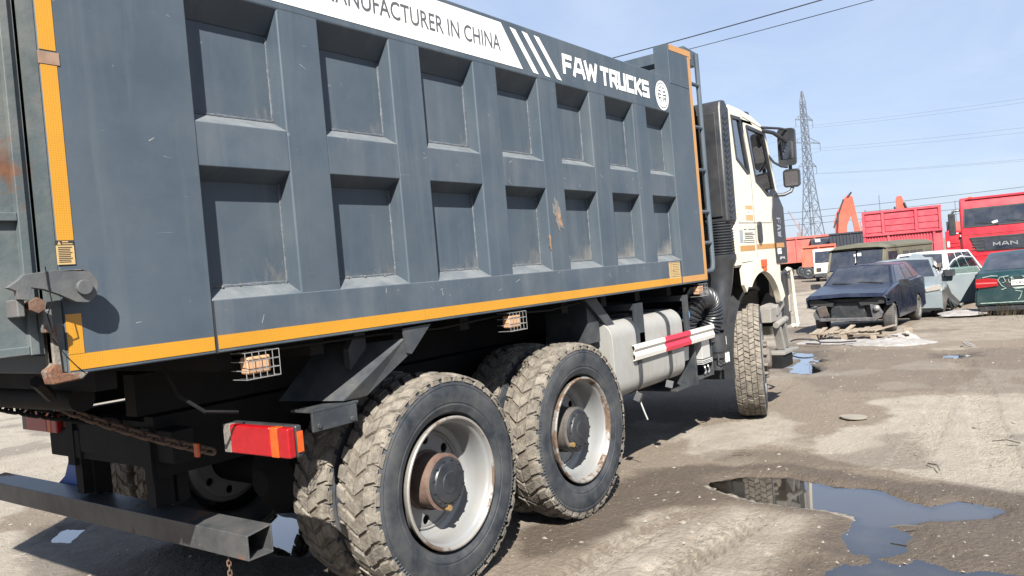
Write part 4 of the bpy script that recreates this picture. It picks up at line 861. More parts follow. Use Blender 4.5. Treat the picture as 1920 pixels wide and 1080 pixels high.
# air intake: tall box, bellows, duct
intake = obj('air_intake', MB().prism([(7.28,2.02),(7.29,3.12),(7.33,3.20),(7.44,3.21),(7.50,3.16),(7.495,2.02)], 2.765, 3.35), M_plastic, truck, bevel=0.03)
obj('intake_rear_cover', MB().box((7.262, 2.815, 2.08), (7.279, 3.3, 3.08)), M_plastic, intake, bevel=0.02)
q = MB()
for k in range(19): z = 2.10 + k*0.053; q.obox((7.40, 2.763, z), (0.14, 0.014, 0.022), (0, -0.45, 0))
obj('louvre', q, M_plastic, intake)
q = MB()
for z in (2.22, 2.62, 3.0): q.cyl((7.255, 2.95, z), (7.266, 2.95, z), 0.035, 14)
obj('mount_boss', q, M_ink, intake)
def oval(cx, cy, rx, ry, z, n=24): return [(cx + rx*math.cos(2*PI*k/n), cy + ry*math.sin(2*PI*k/n), z) for k in range(n)]
def stack(rings, n=24):
    q = MB(); vs = [p for r_ in rings for p in r_]; fs = [(i*n+k, i*n+(k+1)%n, (i+1)*n+(k+1)%n, (i+1)*n+k) for i in range(len(rings)-1) for k in range(n)]; return q.add(vs, fs)
rg = []
for k in range(12):
    z = 2.03 - k*0.027
    for dz, s_ in ((0, 1.0), (0.009, 1.0), (0.0125, 0.88), (0.023, 0.88)): rg.append(oval(7.37, 2.92, 0.125*s_, 0.155*s_, z-dz))
bel = obj('intake_bellows', stack(rg), M_plastic, truck, sharp=20)
obj('intake_duct', stack([oval(7.37,2.92,0.13,0.16,1.715), oval(7.37,2.92,0.13,0.16,1.66), oval(7.37,2.93,0.115,0.14,1.62), oval(7.36,2.94,0.11,0.13,1.45), oval(7.32,2.96,0.10,0.12,1.25), oval(7.27,3.0,0.10,0.12,1.0)]), M_plastic, truck)
# mudguard behind the front wheel
q = MB(); rg = []
for k in range(15):
    a = math.radians(70 + k*8.6); c_, s_ = math.cos(a), math.sin(a); rg.append([(8.13 + 0.66*c_, 2.90, 0.62 + 0.72*s_), (8.13 + 0.70*c_, 2.90, 0.62 + 0.76*s_), (8.13 + 0.70*c_, 3.3, 0.62 + 0.76*s_), (8.13 + 0.66*c_, 3.3, 0.62 + 0.72*s_)])
q = stack(rg, 4); obj('front_mudguard', q, M_plastic, truck, bevel=0.0)

# --- cab
YR = 2.78; YL = 2*YC - YR
arch = [(8.08 + 0.565*math.cos(a), 0.945 + 0.565*math.sin(a)) for a in np.linspace(math.radians(138), math.radians(22), 18)]
side = [(7.42,1.60),(7.58,1.60),(7.60,1.40)] + arch + [(8.62,1.14),(8.70,1.30),(8.72,1.575),(8.985,1.565),(8.995,1.72),(8.985,2.20),(8.845,2.36),(8.60,3.01),(8.46,3.075),(8.20,3.135),(7.84,3.172),(7.56,3.182),(7.508,3.14),(7.50,2.0),(7.45,1.95)]
win1 = [(7.60,3.072),(7.835,3.072),(7.985,2.54),(7.93,2.53),(7.655,2.66)]
win2 = [(8.005,3.005),(8.02,3.015),(8.515,2.985),(8.745,2.39),(8.66,2.33),(8.49,2.325),(8.33,2.40),(8.175,2.46)]
q = MB().prism(side, YR, YR+0.035, 'xz', [win1, win2]); q.merge(MB().prism(side, YL-0.035, YL, 'xz', [win1, win2]))
topl = [(7.45,1.95),(7.50,2.0),(7.508,3.14),(7.56,3.182),(7.84,3.172),(8.20,3.135),(8.46,3.075),(8.60,3.01)]
for i in range(len(topl)-1):
    (x0, z0), (x1, z1) = topl[i], topl[i+1]; cr_ = 0.03
    q.add([(x0,YR+0.02,z0),(x1,YR+0.02,z1),(x1,YR+0.4,z1+cr_),(x0,YR+0.4,z0+cr_)], [(0,1,2,3)]) if z0 > 3 else None
    q.add([(x0,YR+(0.4 if z0>3 else 0.02),z0+(cr_ if z0>3 else 0)),(x1,YR+(0.4 if z0>3 else 0.02),z1+(cr_ if z0>3 else 0)),(x1,YL-(0.4 if z0>3 else 0.02),z1+(cr_ if z0>3 else 0)),(x0,YL-(0.4 if z0>3 else 0.02),z0+(cr_ if z0>3 else 0))], [(0,1,2,3)])
    if z0 > 3: q.add([(x0,YL-0.4,z0+cr_),(x1,YL-0.4,z1+cr_),(x1,YL-0.02,z1),(x0,YL-0.02,z0)], [(0,1,2,3)])
q.box((7.45, YR+0.03, 1.58), (8.95, YL-0.03, 1.62)); q.box((8.96, YR+0.06, 1.56), (9.12, YL-0.06, 2.26))
cab = obj('cab', q, M_cab, truck, bevel=0.006)
def wglass(poly, y, name): return obj(name, MB().prism([(p[0], p[1]) for p in poly], y, y+0.006), M_cabglass, cab)
for y in (YR+0.012, YL-0.018): wglass(win1, y, 'quarter_window'); wglass(win2, y, 'door_window')
obj('windshield', MB().add([(8.86,YR+0.1,2.36),(8.86,YL-0.1,2.36),(8.62,YL-0.15,3.0),(8.62,YR+0.15,3.0)], [(0,1,2,3)]), M_cabglass, cab)
def frame_loop(poly, t, y0, y1):
    cx = sum(p[0] for p in poly)/len(poly); cz = sum(p[1] for p in poly)/len(poly); n = len(poly)
    def off(sgn):
        out = []
        for i in range(n):
            a = Vector(poly[i-1]); p = Vector(poly[i]); c = Vector(poly[(i+1)%n]); n1 = Vector((-(p-a).y, (p-a).x)).normalized(); n2 = Vector((-(c-p).y, (c-p).x)).normalized(); m_ = (n1+n2); m_ = m_/max(0.35, m_.length_squared/2) if m_.length > 0 else n1
            area = sum(poly[k-1][0]*poly[k][1]-poly[k][0]*poly[k-1][1] for k in range(n)); s_ = -1 if area > 0 else 1
            v = p + m_*(t*sgn*s_); out.append((v.x, v.y))
        return out
    return MB().prism(off(1), y0, y1, 'xz', [off(-1)])
for w_ in (win1, win2): obj('window_seal', frame_loop(w_, 0.016, YR-0.006, YR+0.02), M_plastic, cab)
obj('corner_panel', MB().prism([(8.62,1.575),(8.615,1.72),(8.60,2.12),(8.64,2.28),(8.74,2.385),(8.80,2.36),(8.985,2.19),(8.998,1.72),(8.985,1.57)], YR-0.012, YR-0.0005), M_plastic, cab, bevel=0.004)
door_seams = MB()
def seam(pts, q=door_seams, t=0.007): 
    for a, c in zip(pts[:-1], pts[1:]): q.bar((a[0],YR-0.0006,a[1]), (c[0],YR-0.0006,c[1]), 0.002, t, up=(0,1,0)) if False else q.prism([(a[0]-t/2,a[1]),(a[0]+t/2,a[1]),(c[0]+t/2,c[1]),(c[0]-t/2,c[1])] if abs(a[1]-c[1])>abs(a[0]-c[0]) else [(a[0],a[1]-t/2),(a[0],a[1]+t/2),(c[0],c[1]+t/2),(c[0],c[1]-t/2)], YR-0.001, YR+0.001)
seam([(7.88,3.125),(8.03,2.5),(8.04,1.80),(8.03,1.62)]); seam([(8.60,2.1),(8.56,2.02),(7.57,2.016)]); seam([(7.92,3.10),(8.5,3.04)]); seam([(7.57,1.62),(8.0,1.63)])
obj('door_gap', door_seams, M_ink, cab)
obj('door_handle', MB().prism(rrect(8.095, 1.805, 8.195, 2.03, 0.045), YR-0.022, YR), M_plastic, cab, bevel=0.008)
tp = obj('cab_tape', MB().box((7.565, YR-0.002, 1.735), (7.99, YR-0.0004, 1.79)), M_tape2, cab); obj('cab_tape', MB().box((8.05, YR-0.002, 1.742), (8.61, YR-0.0004, 1.795)), M_tape2, cab); obj('cab_tape', MB().box((8.64, YR-0.0145, 1.745), (8.90, YR-0.0125, 1.797)), M_tape2, cab)
q = MB(); fo = [(8.08 + 0.70*math.cos(a), 0.945 + 0.70*math.sin(a)) for a in np.linspace(math.radians(22), math.radians(112), 16)] + [(7.70,1.50)]
q.prism(fo + [p for p in arch if p[0] > 7.70], YR-0.035, YR-0.001); obj('wheel_arch_flare', q, M_cab, cab, bevel=0.012)
obj('indicator', MB().box((8.025, YR-0.05, 1.555), (8.18, YR-0.034, 1.635)).box((8.075, YR-0.05, 1.51), (8.165, YR-0.034, 1.554)), M_orlens, cab, bevel=0.006)
q = MB().box((7.79, YR-0.0022, 2.045), (8.00, YR-0.0006, 2.195)); obj('door_sticker', q, mat('orange_door_sticker', (0.38, 0.25, 0.12), 0.5), cab)
q = MB().box((7.80, YR-0.003, 2.10), (7.985, YR-0.0022, 2.15)); obj('door_sticker_panel', q, M_white, cab)
q = MB()
for k in range(8): q.prism([(7.82+k*0.018, 2.135-k*0.003), (7.835+k*0.018, 2.138-k*0.003), (7.842+k*0.019, 2.112), (7.832+k*0.019, 2.115)], YR-0.0036, YR-0.003) if k % 3 != 1 else None
obj('door_sticker_print', q, M_ink, cab)
q = MB()
for z, xa, xb in ((1.953,7.70,7.78),(1.953,7.83,8.03),(1.915,7.72,7.95),(1.90,7.72,8.0),(1.88,7.72,7.95),(1.862,7.72,7.97)): q.box((xa, YR-0.0016, z-0.005), (xb, YR-0.0006, z+0.004))
q.box((7.69, YR-0.0016, 1.815), (7.98, YR-0.0006, 1.822)); q.box((7.69, YR-0.0016, 1.835), (7.98, YR-0.0006, 1.842)); q.box((7.69, YR-0.0016, 1.823), (7.70, YR-0.0006, 1.834)); q.box((7.97, YR-0.0016, 1.823), (7.98, YR-0.0006, 1.834))
obj('door_print', q, M_grey_ink, cab); obj('door_print_patch', MB().box((7.575, YR-0.0016, 1.82), (7.665, YR-0.0006, 1.945)), mat('grey_blue_patch', (0.2, 0.22, 0.24), 0.5), cab)
M_sil = mat('dull_silver_letters', (0.20, 0.215, 0.24), 0.4)
q = MB(); frw = lambda p: (8.70 + (p[2]-0)*1.0, YR-0.0128 + (p[1]), 1.86 + (0.0 - p[0])*-1.0)
for i, ch in enumerate('FAW'): strokes(q, ch, 0.0 + i*0.075, 0.0, 0.064, 0.14, 0.016, -0.0008, fr=lambda p: (8.70 + p[2]*0.9, YR-0.0135 + p[1], 2.075 - p[0]))
obj('corner_lettering', q, M_sil, cab)
obj('corner_sticker', MB().box((8.66, YR-0.0145, 1.675), (8.79, YR-0.0125, 1.735)), M_white, cab)
obj('corner_sticker_print', MB().box((8.675, YR-0.0152, 1.705), (8.69, YR-0.0145, 1.725)).box((8.765, YR-0.0152, 1.705), (8.78, YR-0.0145, 1.725)), M_ink, cab)
text_on('model_lettering', 'J6P-4L', 8.72, 8.90, 1.61, 1.645, YR-0.0135, M_white, cab)
obj('roof_visor', MB().prism([(8.20,3.14),(8.33,3.225),(8.42,3.225),(8.50,3.08)], YR+0.10, YL-0.10), M_plastic, cab, bevel=0.01)
obj('windshield_trim', MB().bar((8.60,YR+0.10,3.03),(8.64,YR+0.02,2.93),0.03,0.03).bar((8.50,YR+0.08,3.10),(8.62,YR+0.04,2.98),0.03,0.03), M_plastic, cab)
q = MB().box((7.56, 3.0, 1.62), (8.1, 3.55, 2.05)).obox((7.68, 3.28, 2.4), (0.14, 0.5, 0.75), (0, -0.15, 0)).box((7.60, 3.15, 2.75), (7.72, 3.4, 2.97)); obj('seat', q, mat('grey_seat_cloth', (0.25, 0.26, 0.28), 0.9), cab, bevel=0.04)
q = MB().box((8.55, YR+0.08, 1.62), (8.94, YL-0.08, 2.22)); obj('dashboard', q, M_plastic, cab, bevel=0.03)
# cab underside, steps, front corner
q = MB().box((7.6, 3.15, 1.25), (8.72, YL-0.4, 1.57)); q.box((7.62, 3.42, 0.72), (8.72, YL-0.5, 1.249)); obj('cab_underbody', q, M_black, truck)
q = MB().prism([(8.62,1.24),(8.72,1.20),(8.75,1.57),(8.63,1.57)], YR+0.002, YR+0.10); obj('arch_front_panel', q, M_cab, truck)
M_stepgrey = mat('dusty_grey_step', (0.14, 0.14, 0.135), 0.6, var=0.15, vs=8, dust=((0.2,0.175,0.15),0.7,8))
q = MB().prism([(8.58,1.10),(8.84,1.25),(8.86,1.10),(8.60,1.0)], 2.80, 3.0).box((8.42, 2.82, 0.94), (8.80, 3.15, 1.10)); obj('step_housing', q, M_stepgrey, truck, bevel=0.01)
q = MB().cyl((8.50,2.80,0.905),(8.85,2.80,0.945),0.035,12); q.prism([(8.56,0.88),(8.62,0.88),(8.72,0.64),(8.66,0.62)], 2.78, 2.86).prism([(8.74,0.90),(8.80,0.90),(8.90,0.66),(8.84,0.64)], 2.78, 2.86).box((8.46,2.72,0.585),(8.98,2.92,0.615)); obj('step_tread', q, M_stepgrey, truck, bevel=0.004)
obj('step_box', MB().box((8.45, 2.74, 0.44), (8.80, 2.95, 0.583)), M_black, truck, bevel=0.008)
q = MB().box((8.86, 2.80, 0.86), (9.06, 3.1, 1.47)); bc = obj('bumper_corner', q, M_plastic, truck, bevel=0.02)
obj('bumper_edge', MB().tube([(8.93,2.76,1.50),(9.0,2.76,1.49),(9.04,2.76,1.44),(9.10,2.76,0.98),(9.13,2.76,0.86),(9.08,2.76,0.83),(8.98,2.76,0.86)], 0.022, 8), M_cab, bc)
obj('headlamp', MB().box((9.0,2.79,1.0),(9.10,2.95,1.2)), M_lensedge, bc, bevel=0.02)
obj('front_bumper', MB().box((8.95, 3.0, 0.75), (9.20, YL-0.2, 1.50)), M_cab, truck, bevel=0.03)
# mirrors
q = MB(); y0 = 2.72
arm = obj('mirror_arm', MB().tube([(8.50,2.79,3.02),(8.62,2.70,2.99),(8.80,2.66,2.93),(8.86,2.64,2.90)], 0.022, 8).tube([(8.45,2.80,3.05),(8.72,2.66,3.04),(8.86,2.62,3.03),(8.90,2.62,2.98)], 0.014, 8).tube([(8.82,2.64,2.62),(8.74,2.68,2.63),(8.68,2.74,2.68),(8.66,2.80,2.78)], 0.014, 8).tube([(8.98,2.63,2.44),(8.95,2.66,2.36),(8.90,2.72,2.33),(8.85,2.80,2.33)], 0.02, 8).tube([(8.95,2.645,2.66),(8.95,2.645,2.60)], 0.02, 8), M_plastic, truck)
mz = math.radians(-4)
m1 = obj('mirror', MB().prism(rrect(-0.092, -0.205, 0.092, 0.205, 0.04), 0, 0.09, 'yz'), M_plastic, truck, loc=Vector((8.86, 2.645, 2.845))-ORG, rot=(0.04, -0.10, 0.125), bevel=0.015, org=(0,0,0))
obj('mirror_glass', MB().prism(rrect(-0.072, -0.13, 0.072, 0.06, 0.02), -0.006, -0.001, 'yz'), M_mirror, m1, org=(0,0,0)); pass
m2 = obj('mirror', MB().prism(rrect(-0.088, -0.10, 0.088, 0.10, 0.035), 0, 0.08, 'yz'), M_plastic, truck, loc=Vector((8.92, 2.635, 2.50))-ORG, rot=(0.04, -0.16, 0.14), bevel=0.015, org=(0,0,0))
obj('mirror_glass', MB().prism(rrect(-0.07, -0.08, 0.07, 0.08, 0.02), -0.006, -0.001, 'yz'), M_mirror, m2, org=(0,0,0))
ORG = Vector((0, 0, 0))
#BACKGROUND
# ------------------------------------------------------------------ wrecked cars and vehicles behind
tq = MB().lathe([(0.195,0.03),(0.20,0.012),(0.235,0.0),(0.262,0.006),(0.280,0.022),(0.288,0.04),(0.288,0.15),(0.280,0.168),(0.262,0.184),(0.195,0.16)], 36)
for k in range(44):
    a = 2*PI*k/44
    for y0_, s_ in ((0.03, 0.03), (0.10, -0.03)):
        tq.obox((0.288*math.cos(a+s_), y0_+0.032, 0.288*math.sin(a+s_)), (0.012, 0.055, 0.024), (0, -a, 0))
car_tyre = mesh_of('tyre', tq, mat('grey_dusty_tyre', (0.024, 0.024, 0.025), 0.85, var=0.25, vs=8, dust=((0.095,0.085,0.075),0.75,6,0.45)), org=(0,0,0))
cq = MB().lathe([(0.20,0.04),(0.205,0.015),(0.195,0.012),(0.18,0.03),(0.165,0.05),(0.10,0.03),(0.06,0.02),(0.0,0.018)], 30)
for k in range(10): a = 2*PI*k/10; cq.obox((0.135*math.cos(a), 0.033, 0.135*math.sin(a)), (0.03, 0.02, 0.022), (0, -a, 0))
car_rim = mesh_of('wheel', cq, mat('dusty_steel_rim', (0.11,0.11,0.108), 0.6, metal=0.3, dust=((0.15,0.135,0.115),0.6,9)), org=(0,0,0))
def car_wheel(parent, x, y, z=0.285, steer=0.0, lean=0.0, s=1.0):
    s *= 1.06
    r_ = obj('wheel', car_rim, None, parent, loc=(x, y, z), rot=(lean, 0.4, (PI if y > 0 else 0) + steer)); r_.scale = (s, s*1.15, s)
    obj('tyre', car_tyre, None, r_); return r_
def car_shell(name, parent, w, belt, z0, axles, ra, paint, inset=0.07, rise=0.035, bev=0.025, open_front=False, nose_z=None):
    xf, xr = belt[0][0], belt[-1][0]; bot = [(xf-0.03, nose_z or z0+0.06)]
    for ia, ax in enumerate(axles):
        t0 = -8 if (nose_z is None or ia) else math.degrees(math.asin(min(0.98, (nose_z-0.285)/ra)))
        bot += [(ax + ra*math.cos(t), max(z0, 0.285 + ra*math.sin(t))) for t in np.linspace(math.radians(t0), math.radians(188), 13)]
    bot += [(xr+0.03, z0+0.06)]; poly = bot + belt[::-1]
    q = MB().prism(poly, -w, -w+0.03); q.merge(MB().prism(poly, w-0.03, w))
    for i in range(len(belt)-1):
        (x0, z0_), (x1, z1_) = belt[i], belt[i+1]; wi = w - inset
        for s in (-1, 1): q.add([(x0,s*w,z0_),(x1,s*w,z1_),(x1,s*wi,z1_+rise),(x0,s*wi,z0_+rise)], [(0,1,2,3)])
        for s in (-1, 1): q.add([(x0,s*wi,z0_+rise),(x1,s*wi,z1_+rise),(x1,0,z1_+rise*1.7),(x0,0,z0_+rise*1.7)], [(0,1,2,3)])
    ends = [(xr, belt[-1][1])] + ([] if open_front else [(xf, belt[0][1])])
    for x, z in ends:
        q.add([(x,-w,z0+0.06),(x,w,z0+0.06),(x,w,z),(x,w-inset,z+rise),(x,0,z+rise*1.7),(x,-w+inset,z+rise),(x,-w,z)], [(0,1,2,3,4,5,6)])
    q.box((xr+0.05, -w+0.04, z0+0.02), (xf-0.05 if nose_z is None else 0.85, w-0.04, z0+0.06))
    return obj(name, q, paint, parent, bevel=bev, weld=True)
def greenhouse(parent, w, A, B, C, D, paint, glass, wi=0.06, wr=0.22, splits=((0.05,0.5),(0.54,0.92)), rear_inset=(0.1,0.14), roof=True, gl_rear=True):
    wb, wt = w - wi, w - wr; c = [(A[0],A[1],wb),(B[0],B[1],wt),(C[0],C[1],wt),(D[0],D[1],wb)]
    P = lambda k, s: Vector((c[k][0], s*c[k][2], c[k][1])); q = MB()
    mid = lambda k, dz=0.035: Vector((c[k][0] + (0.03 if k in (0,1) else -0.03), 0, c[k][1] + (dz if k in (1,2) else 0)))
    for s in (-1, 1):
        q.add([P(0,s),P(1,s),P(2,s),P(3,s)], [(0,1,2,3)]); q.add([P(1,s),P(2,s),mid(2),mid(1)], [(0,1,2,3)]); q.add([P(0,s),P(1,s),mid(1),mid(0)], [(0,1,2,3)]); q.add([P(2,s),P(3,s),mid(3),mid(2)], [(0,1,2,3)])
    gh = obj('greenhouse', q, paint, parent, bevel=0.02, weld=True)
    def pane(name, a, b_, c_, d_, u0, u1, v0, v1, mid_pts=None):
        f = lambda u, v: (a*(1-u)+b_*u)*(1-v) + (d_*(1-u)+c_*u)*v
        pts = [f(u0,v0), f(u1,v0), f(u1,v1), f(u0,v1)]; n = (pts[1]-pts[0]).cross(pts[3]-pts[0]).normalized(); ctr = Vector((sum(x[0] for x in c)/4, 0, (A[1]+B[1])/2))
        if n.dot(pts[0]-ctr) < 0: n = -n
        qq = MB().add([p + n*0.006 for p in pts] + [p - n*0.004 for p in pts], [(0,1,2,3),(7,6,5,4),(0,4,5,1),(1,5,6,2),(2,6,7,3),(3,7,4,0)]); return obj(name, qq, glass, parent)
    for s in (-1, 1):
        for u0, u1 in splits: pane('side_window', P(0,s), P(3,s), P(2,s), P(1,s), u0, u1, 0.10, 0.90)
    for s in (-1, 1):
        u = (0.10, 1.0)
        pane('windshield', P(0,s), mid(0), mid(1), P(1,s), u[0], u[1], 0.05, 0.93)
        if gl_rear: pane('rear_window', P(3,s), mid(3), mid(2), P(2,s), 0.12, 1.0, rear_inset[0], 1-rear_inset[1])
    return gh
def door(parent, name, poly, w, side, paint, handle=None):
    y0, y1 = (side*w, side*(w+0.006)) ; d_ = obj(name, MB().prism(poly, min(y0,y1), max(y0,y1)), paint, parent)
    if handle: x, z = handle; obj('door_handle', MB().box((x-0.08, side*(w+0.02)-0.012, z-0.012), (x+0.08, side*(w+0.02)+0.012, z+0.012)), M_plastic, d_)
    return d_
# --- navy hatchback without bumper and headlights
nv = thing('wrecked_hatchback', 'dark navy hatchback facing us with its bumper and headlights torn off, behind the pallet', 'car', (17.55, 3.80, 0), math.radians(178.5)); nv.scale = (0.91,)*3
NW = 0.81; nb = [(1.93,0.735),(1.90,0.80),(1.55,0.87),(0.85,0.955),(-0.3,0.965),(-1.75,0.985),(-1.98,0.93)]
car_shell('body', nv, NW, nb, 0.24, (1.23, -1.23), 0.335, M_navy, open_front=True, nose_z=0.585)
greenhouse(nv, NW, (0.98,0.965), (0.32,1.375), (-1.25,1.37), (-1.86,0.985), M_navy, M_carglass, splits=((0.10,0.42),(0.45,0.71),(0.74,0.90)))
obj('hood', MB().add([(1.97,-0.70,0.775),(1.97,0.70,0.775),(1.90,0.76,0.845),(1.0,0.74,0.995),(1.0,0,1.02),(1.0,-0.74,0.995),(1.90,-0.76,0.845),(1.90,0,0.875),(1.97,0,0.80)], [(0,8,7,6),(8,1,2,7),(6,7,4,5),(7,2,3,4)]), M_navy, nv, weld=True)
for s in (-1, 1):
    door(nv, 'front_door', [(0.80,0.33),(0.86,0.93),(-0.20,0.945),(-0.20,0.33)], NW, s, M_navy, (-0.08,0.84)); door(nv, 'rear_door', [(-0.22,0.33),(-0.22,0.945),(-1.15,0.95),(-0.98,0.62),(-0.86,0.33)], NW, s, M_navy, (-0.95,0.84))
    obj('side_mirror', MB().prism(rrect(-0.10,-0.06,0.10,0.06,0.03), -0.05, 0.05, 'yz'), M_plastic, nv, loc=(0.78, s*0.93, 0.99), bevel=0.015, org=(0,0,0))
    obj('headlamp_cavity', MB().prism([(s*0.28,0.60),(s*0.74,0.63),(s*0.79,0.74),(s*0.60,0.765),(s*0.40,0.72),(s*0.25,0.68)], 1.70, 1.87, 'yz'), M_ink, nv)
    obj('inner_wing', MB().prism([(s*0.50,0.30),(s*0.66,0.33),(s*0.70,0.44),(s*0.60,0.60),(s*0.46,0.62)], 1.78, 1.88, 'yz'), mat('bent_grey_metal', (0.06,0.06,0.064), 0.6, var=0.4, vs=9, rust=((0.2,0.1,0.06),0.6,6)) if s == -1 else bpy.data.materials['bent_grey_metal'], nv, bevel=0.01)
obj('radiator', MB().box((1.76,-0.34,0.33),(1.80,0.34,0.66)), mat('radiator_core', (0.018,0.02,0.022), 0.6, var=0.5, vs=14, dust=((0.15,0.145,0.14),0.9,7,0.62)), nv)
q = MB()
for k in range(16): z = 0.345 + k*0.02; q.box((1.80,-0.33,z),(1.806,0.33,z+0.007))
obj('radiator_fin', q, M_chassis, nv)
obj('cross_member', MB().prism([(-0.58,0.29),(0.56,0.27),(0.62,0.33),(0.50,0.345),(-0.54,0.355)], 1.76, 1.90, 'yz'), bpy.data.materials['bent_grey_metal'], nv, bevel=0.012)
obj('engine_bay', MB().box((0.9,-0.55,0.30),(1.74,0.55,0.74)), M_ink, nv)
obj('bent_bracket', MB().obox((1.90,-0.48,0.50),(0.03,0.20,0.22),(0.2,0.2,0.1)), mat('surface_rust_bracket', (0.07,0.055,0.048), 0.7, var=0.3, vs=10), nv, bevel=0.01)
obj('lamp_bowl', MB().lathe([(0.0,0.05),(0.05,0.03),(0.065,0.0)], 16), M_wire, nv, loc=(1.91,0.60,0.54), rot=(0,0,-PI/2), org=(0,0,0))
q = MB()
for y0_, y1_ in ((0.55,0.02),(-0.02,-0.52)): q.tube([(1.0,y0_,1.01),(0.93,(y0_+y1_)/2,1.035),(0.90,y1_,1.045)], 0.012, 6)
obj('wiper', q, M_ink, nv)
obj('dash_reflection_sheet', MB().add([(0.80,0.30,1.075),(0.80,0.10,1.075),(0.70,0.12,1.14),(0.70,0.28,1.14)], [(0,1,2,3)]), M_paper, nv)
obj('hood_badge_hole', MB().obox((1.90,-0.30,0.838),(0.05,0.03,0.012),(0,0.4,0.2)), M_wire, nv)
obj('tail_lamp', MB().box((-1.98,-0.80,0.72),(-1.9,-0.60,0.9)), M_redlens, nv)
obj('pillar_sticker', MB().prism([(-1.55,1.02),(-1.45,1.02),(-1.40,1.18),(-1.48,1.18)], -0.72, -0.70), M_white, nv)
for x, s, st_ in ((1.23,-1,0.10),(1.23,1,0.10),(-1.23,-1,0),(-1.23,1,0)): car_wheel(nv, x, s*(NW-0.005), 0.287, st_)
# --- silver grey car with open door
gc = thing('crashed_sedan', 'crashed silver-grey car with its door hanging open, behind the navy hatchback', 'car', (22.6, 3.98, gz(22.6,3.98)), math.radians(187))
GW = 0.86; gb = [(2.05,0.72),(1.98,0.80),(0.95,1.0),(-0.6,1.02),(-1.6,1.04),(-2.15,0.98)]
car_shell('body', gc, GW, gb, 0.24, (1.3,-1.3), 0.35, M_greycar)
greenhouse(gc, GW, (1.05,1.0), (0.35,1.46), (-0.9,1.46), (-1.7,1.04), M_greycar, M_carglass)
hl = obj('headlamp', MB().prism([(0.52,0.70),(0.84,0.74),(0.85,0.86),(0.70,0.86),(0.5,0.78)], 1.99, 2.075, 'yz'), M_lensedge, gc, bevel=0.02); obj('headlamp', MB().prism([(-0.52,0.70),(-0.84,0.74),(-0.85,0.86),(-0.70,0.86),(-0.5,0.78)], 1.99, 2.075, 'yz'), M_lensedge, gc, bevel=0.02)
q = MB().prism([(-0.84,0.35),(0.84,0.32),(0.86,0.66),(-0.84,0.68)], 2.052, 2.10, 'yz'); obj('front_bumper', q, M_greycar, gc, bevel=0.03)
dr = obj('open_door', MB().prism([(0.0,0.30),(0.10,0.98),(-0.15,1.02),(-0.98,1.02),(-1.02,0.62),(-0.95,0.36),(-0.78,0.30)], -0.03, 0.03), M_greycar, gc, loc=(1.12, -0.02, 0), bevel=0.015)
dr.location = (0.92, 0.89, 0.02); dr.rotation_euler = (0.05, 0, math.radians(-70))
obj('window_frame', MB().tube([(0.02,0,1.0),(-0.28,0,1.36),(-0.45,0,1.44),(-0.72,0,1.40),(-0.92,0,1.02)], 0.022, 8), M_greycar, dr)
obj('door_window', MB().prism([(-0.06,1.0),(-0.30,1.32),(-0.46,1.40),(-0.70,1.37),(-0.88,1.02)], -0.004, 0.004), glass_mat('greenish_glass', (0.55,0.68,0.64), 0.15), dr)
obj('side_mirror', MB().prism(rrect(-0.12,-0.08,0.12,0.08,0.03), -0.05, 0.06, 'xz'), M_plastic, dr, loc=(-0.12,0.12,1.06), bevel=0.02, org=(0,0,0))
obj('torn_liner', MB().prism([(0.14,0.70),(0.04,0.90),(-0.06,0.86),(-0.16,0.55),(-0.36,0.30),(-0.02,0.20)], 0.032, 0.045), M_ink, dr)
q = MB(); rnd = random.Random(21)
def crumple(cx, cy, cz, sx, sy, sz, n, seed):
    r_ = random.Random(seed); q = MB(); pts = [(cx + sx*(i/(n-1)-0.5) + r_.uniform(-.05,.05), cy + sy*(j/(n-1)-0.5) + r_.uniform(-.05,.05), cz + r_.uniform(-.5,.5)*sz) for i in range(n) for j in range(n)]
    return q.add(pts, [(i*n+j, (i+1)*n+j, (i+1)*n+j+1, i*n+j+1) for i in range(n-1) for j in range(n-1)])
q = MB(); 
for k in range(3): q.tube([(1.5-0.2*k, 0.80, 0.30+0.1*k), (1.2-0.1*k, 0.95, 0.5), (1.0, 1.02+0.1*k, 0.22)], 0.03, 6)
obj('bent_suspension', q, M_chassis, gc)
obj('torn_wing', crumple(1.5, 0.82, 0.80, 0.7, 0.25, 0.25, 6, 4), M_greycar, gc); obj('torn_pillar', crumple(0.55, 0.78, 1.25, 0.35, 0.12, 0.3, 5, 7), M_lensedge, gc)
obj('lifted_roof_skin', MB().add([(0.1,0.5,1.49),(0.1,0.1,1.49),(-0.2,0.2,1.60),(-0.2,0.4,1.58)], [(0,1,2,3)]), M_greycar, gc)
car_wheel(gc, 1.3, 0.88, 0.30, 0.25, 0.28, 1.05); car_wheel(gc, 1.3, -0.86, 0.30, 0.1, 0, 1.05); car_wheel(gc, -1.3, 0.86, 0.30, 0, 0, 1.05); car_wheel(gc, -1.3, -0.86, 0.30, 0, 0, 1.05)
q = MB(); rnd = random.Random(31)
for k in range(26): q.obox((rnd.uniform(0.2,1.6), rnd.uniform(0.75,1.9), 0.04+rnd.random()*0.16*(1-k/40)), (rnd.uniform(.08,.4), rnd.uniform(.03,.16), rnd.uniform(.01,.05)), (rnd.uniform(-.6,.6), rnd.uniform(-.6,.6), rnd.uniform(0,3)))
deb = obj('car_debris', q, [mat('scrap_grey', (0.15,0.14,0.13), 0.7, var=0.6, vs=3)], None, loc=(22.6,3.98,gz(22.6,3.98)), rot=(0,0,math.radians(187))); deb['kind'] = 'stuff'
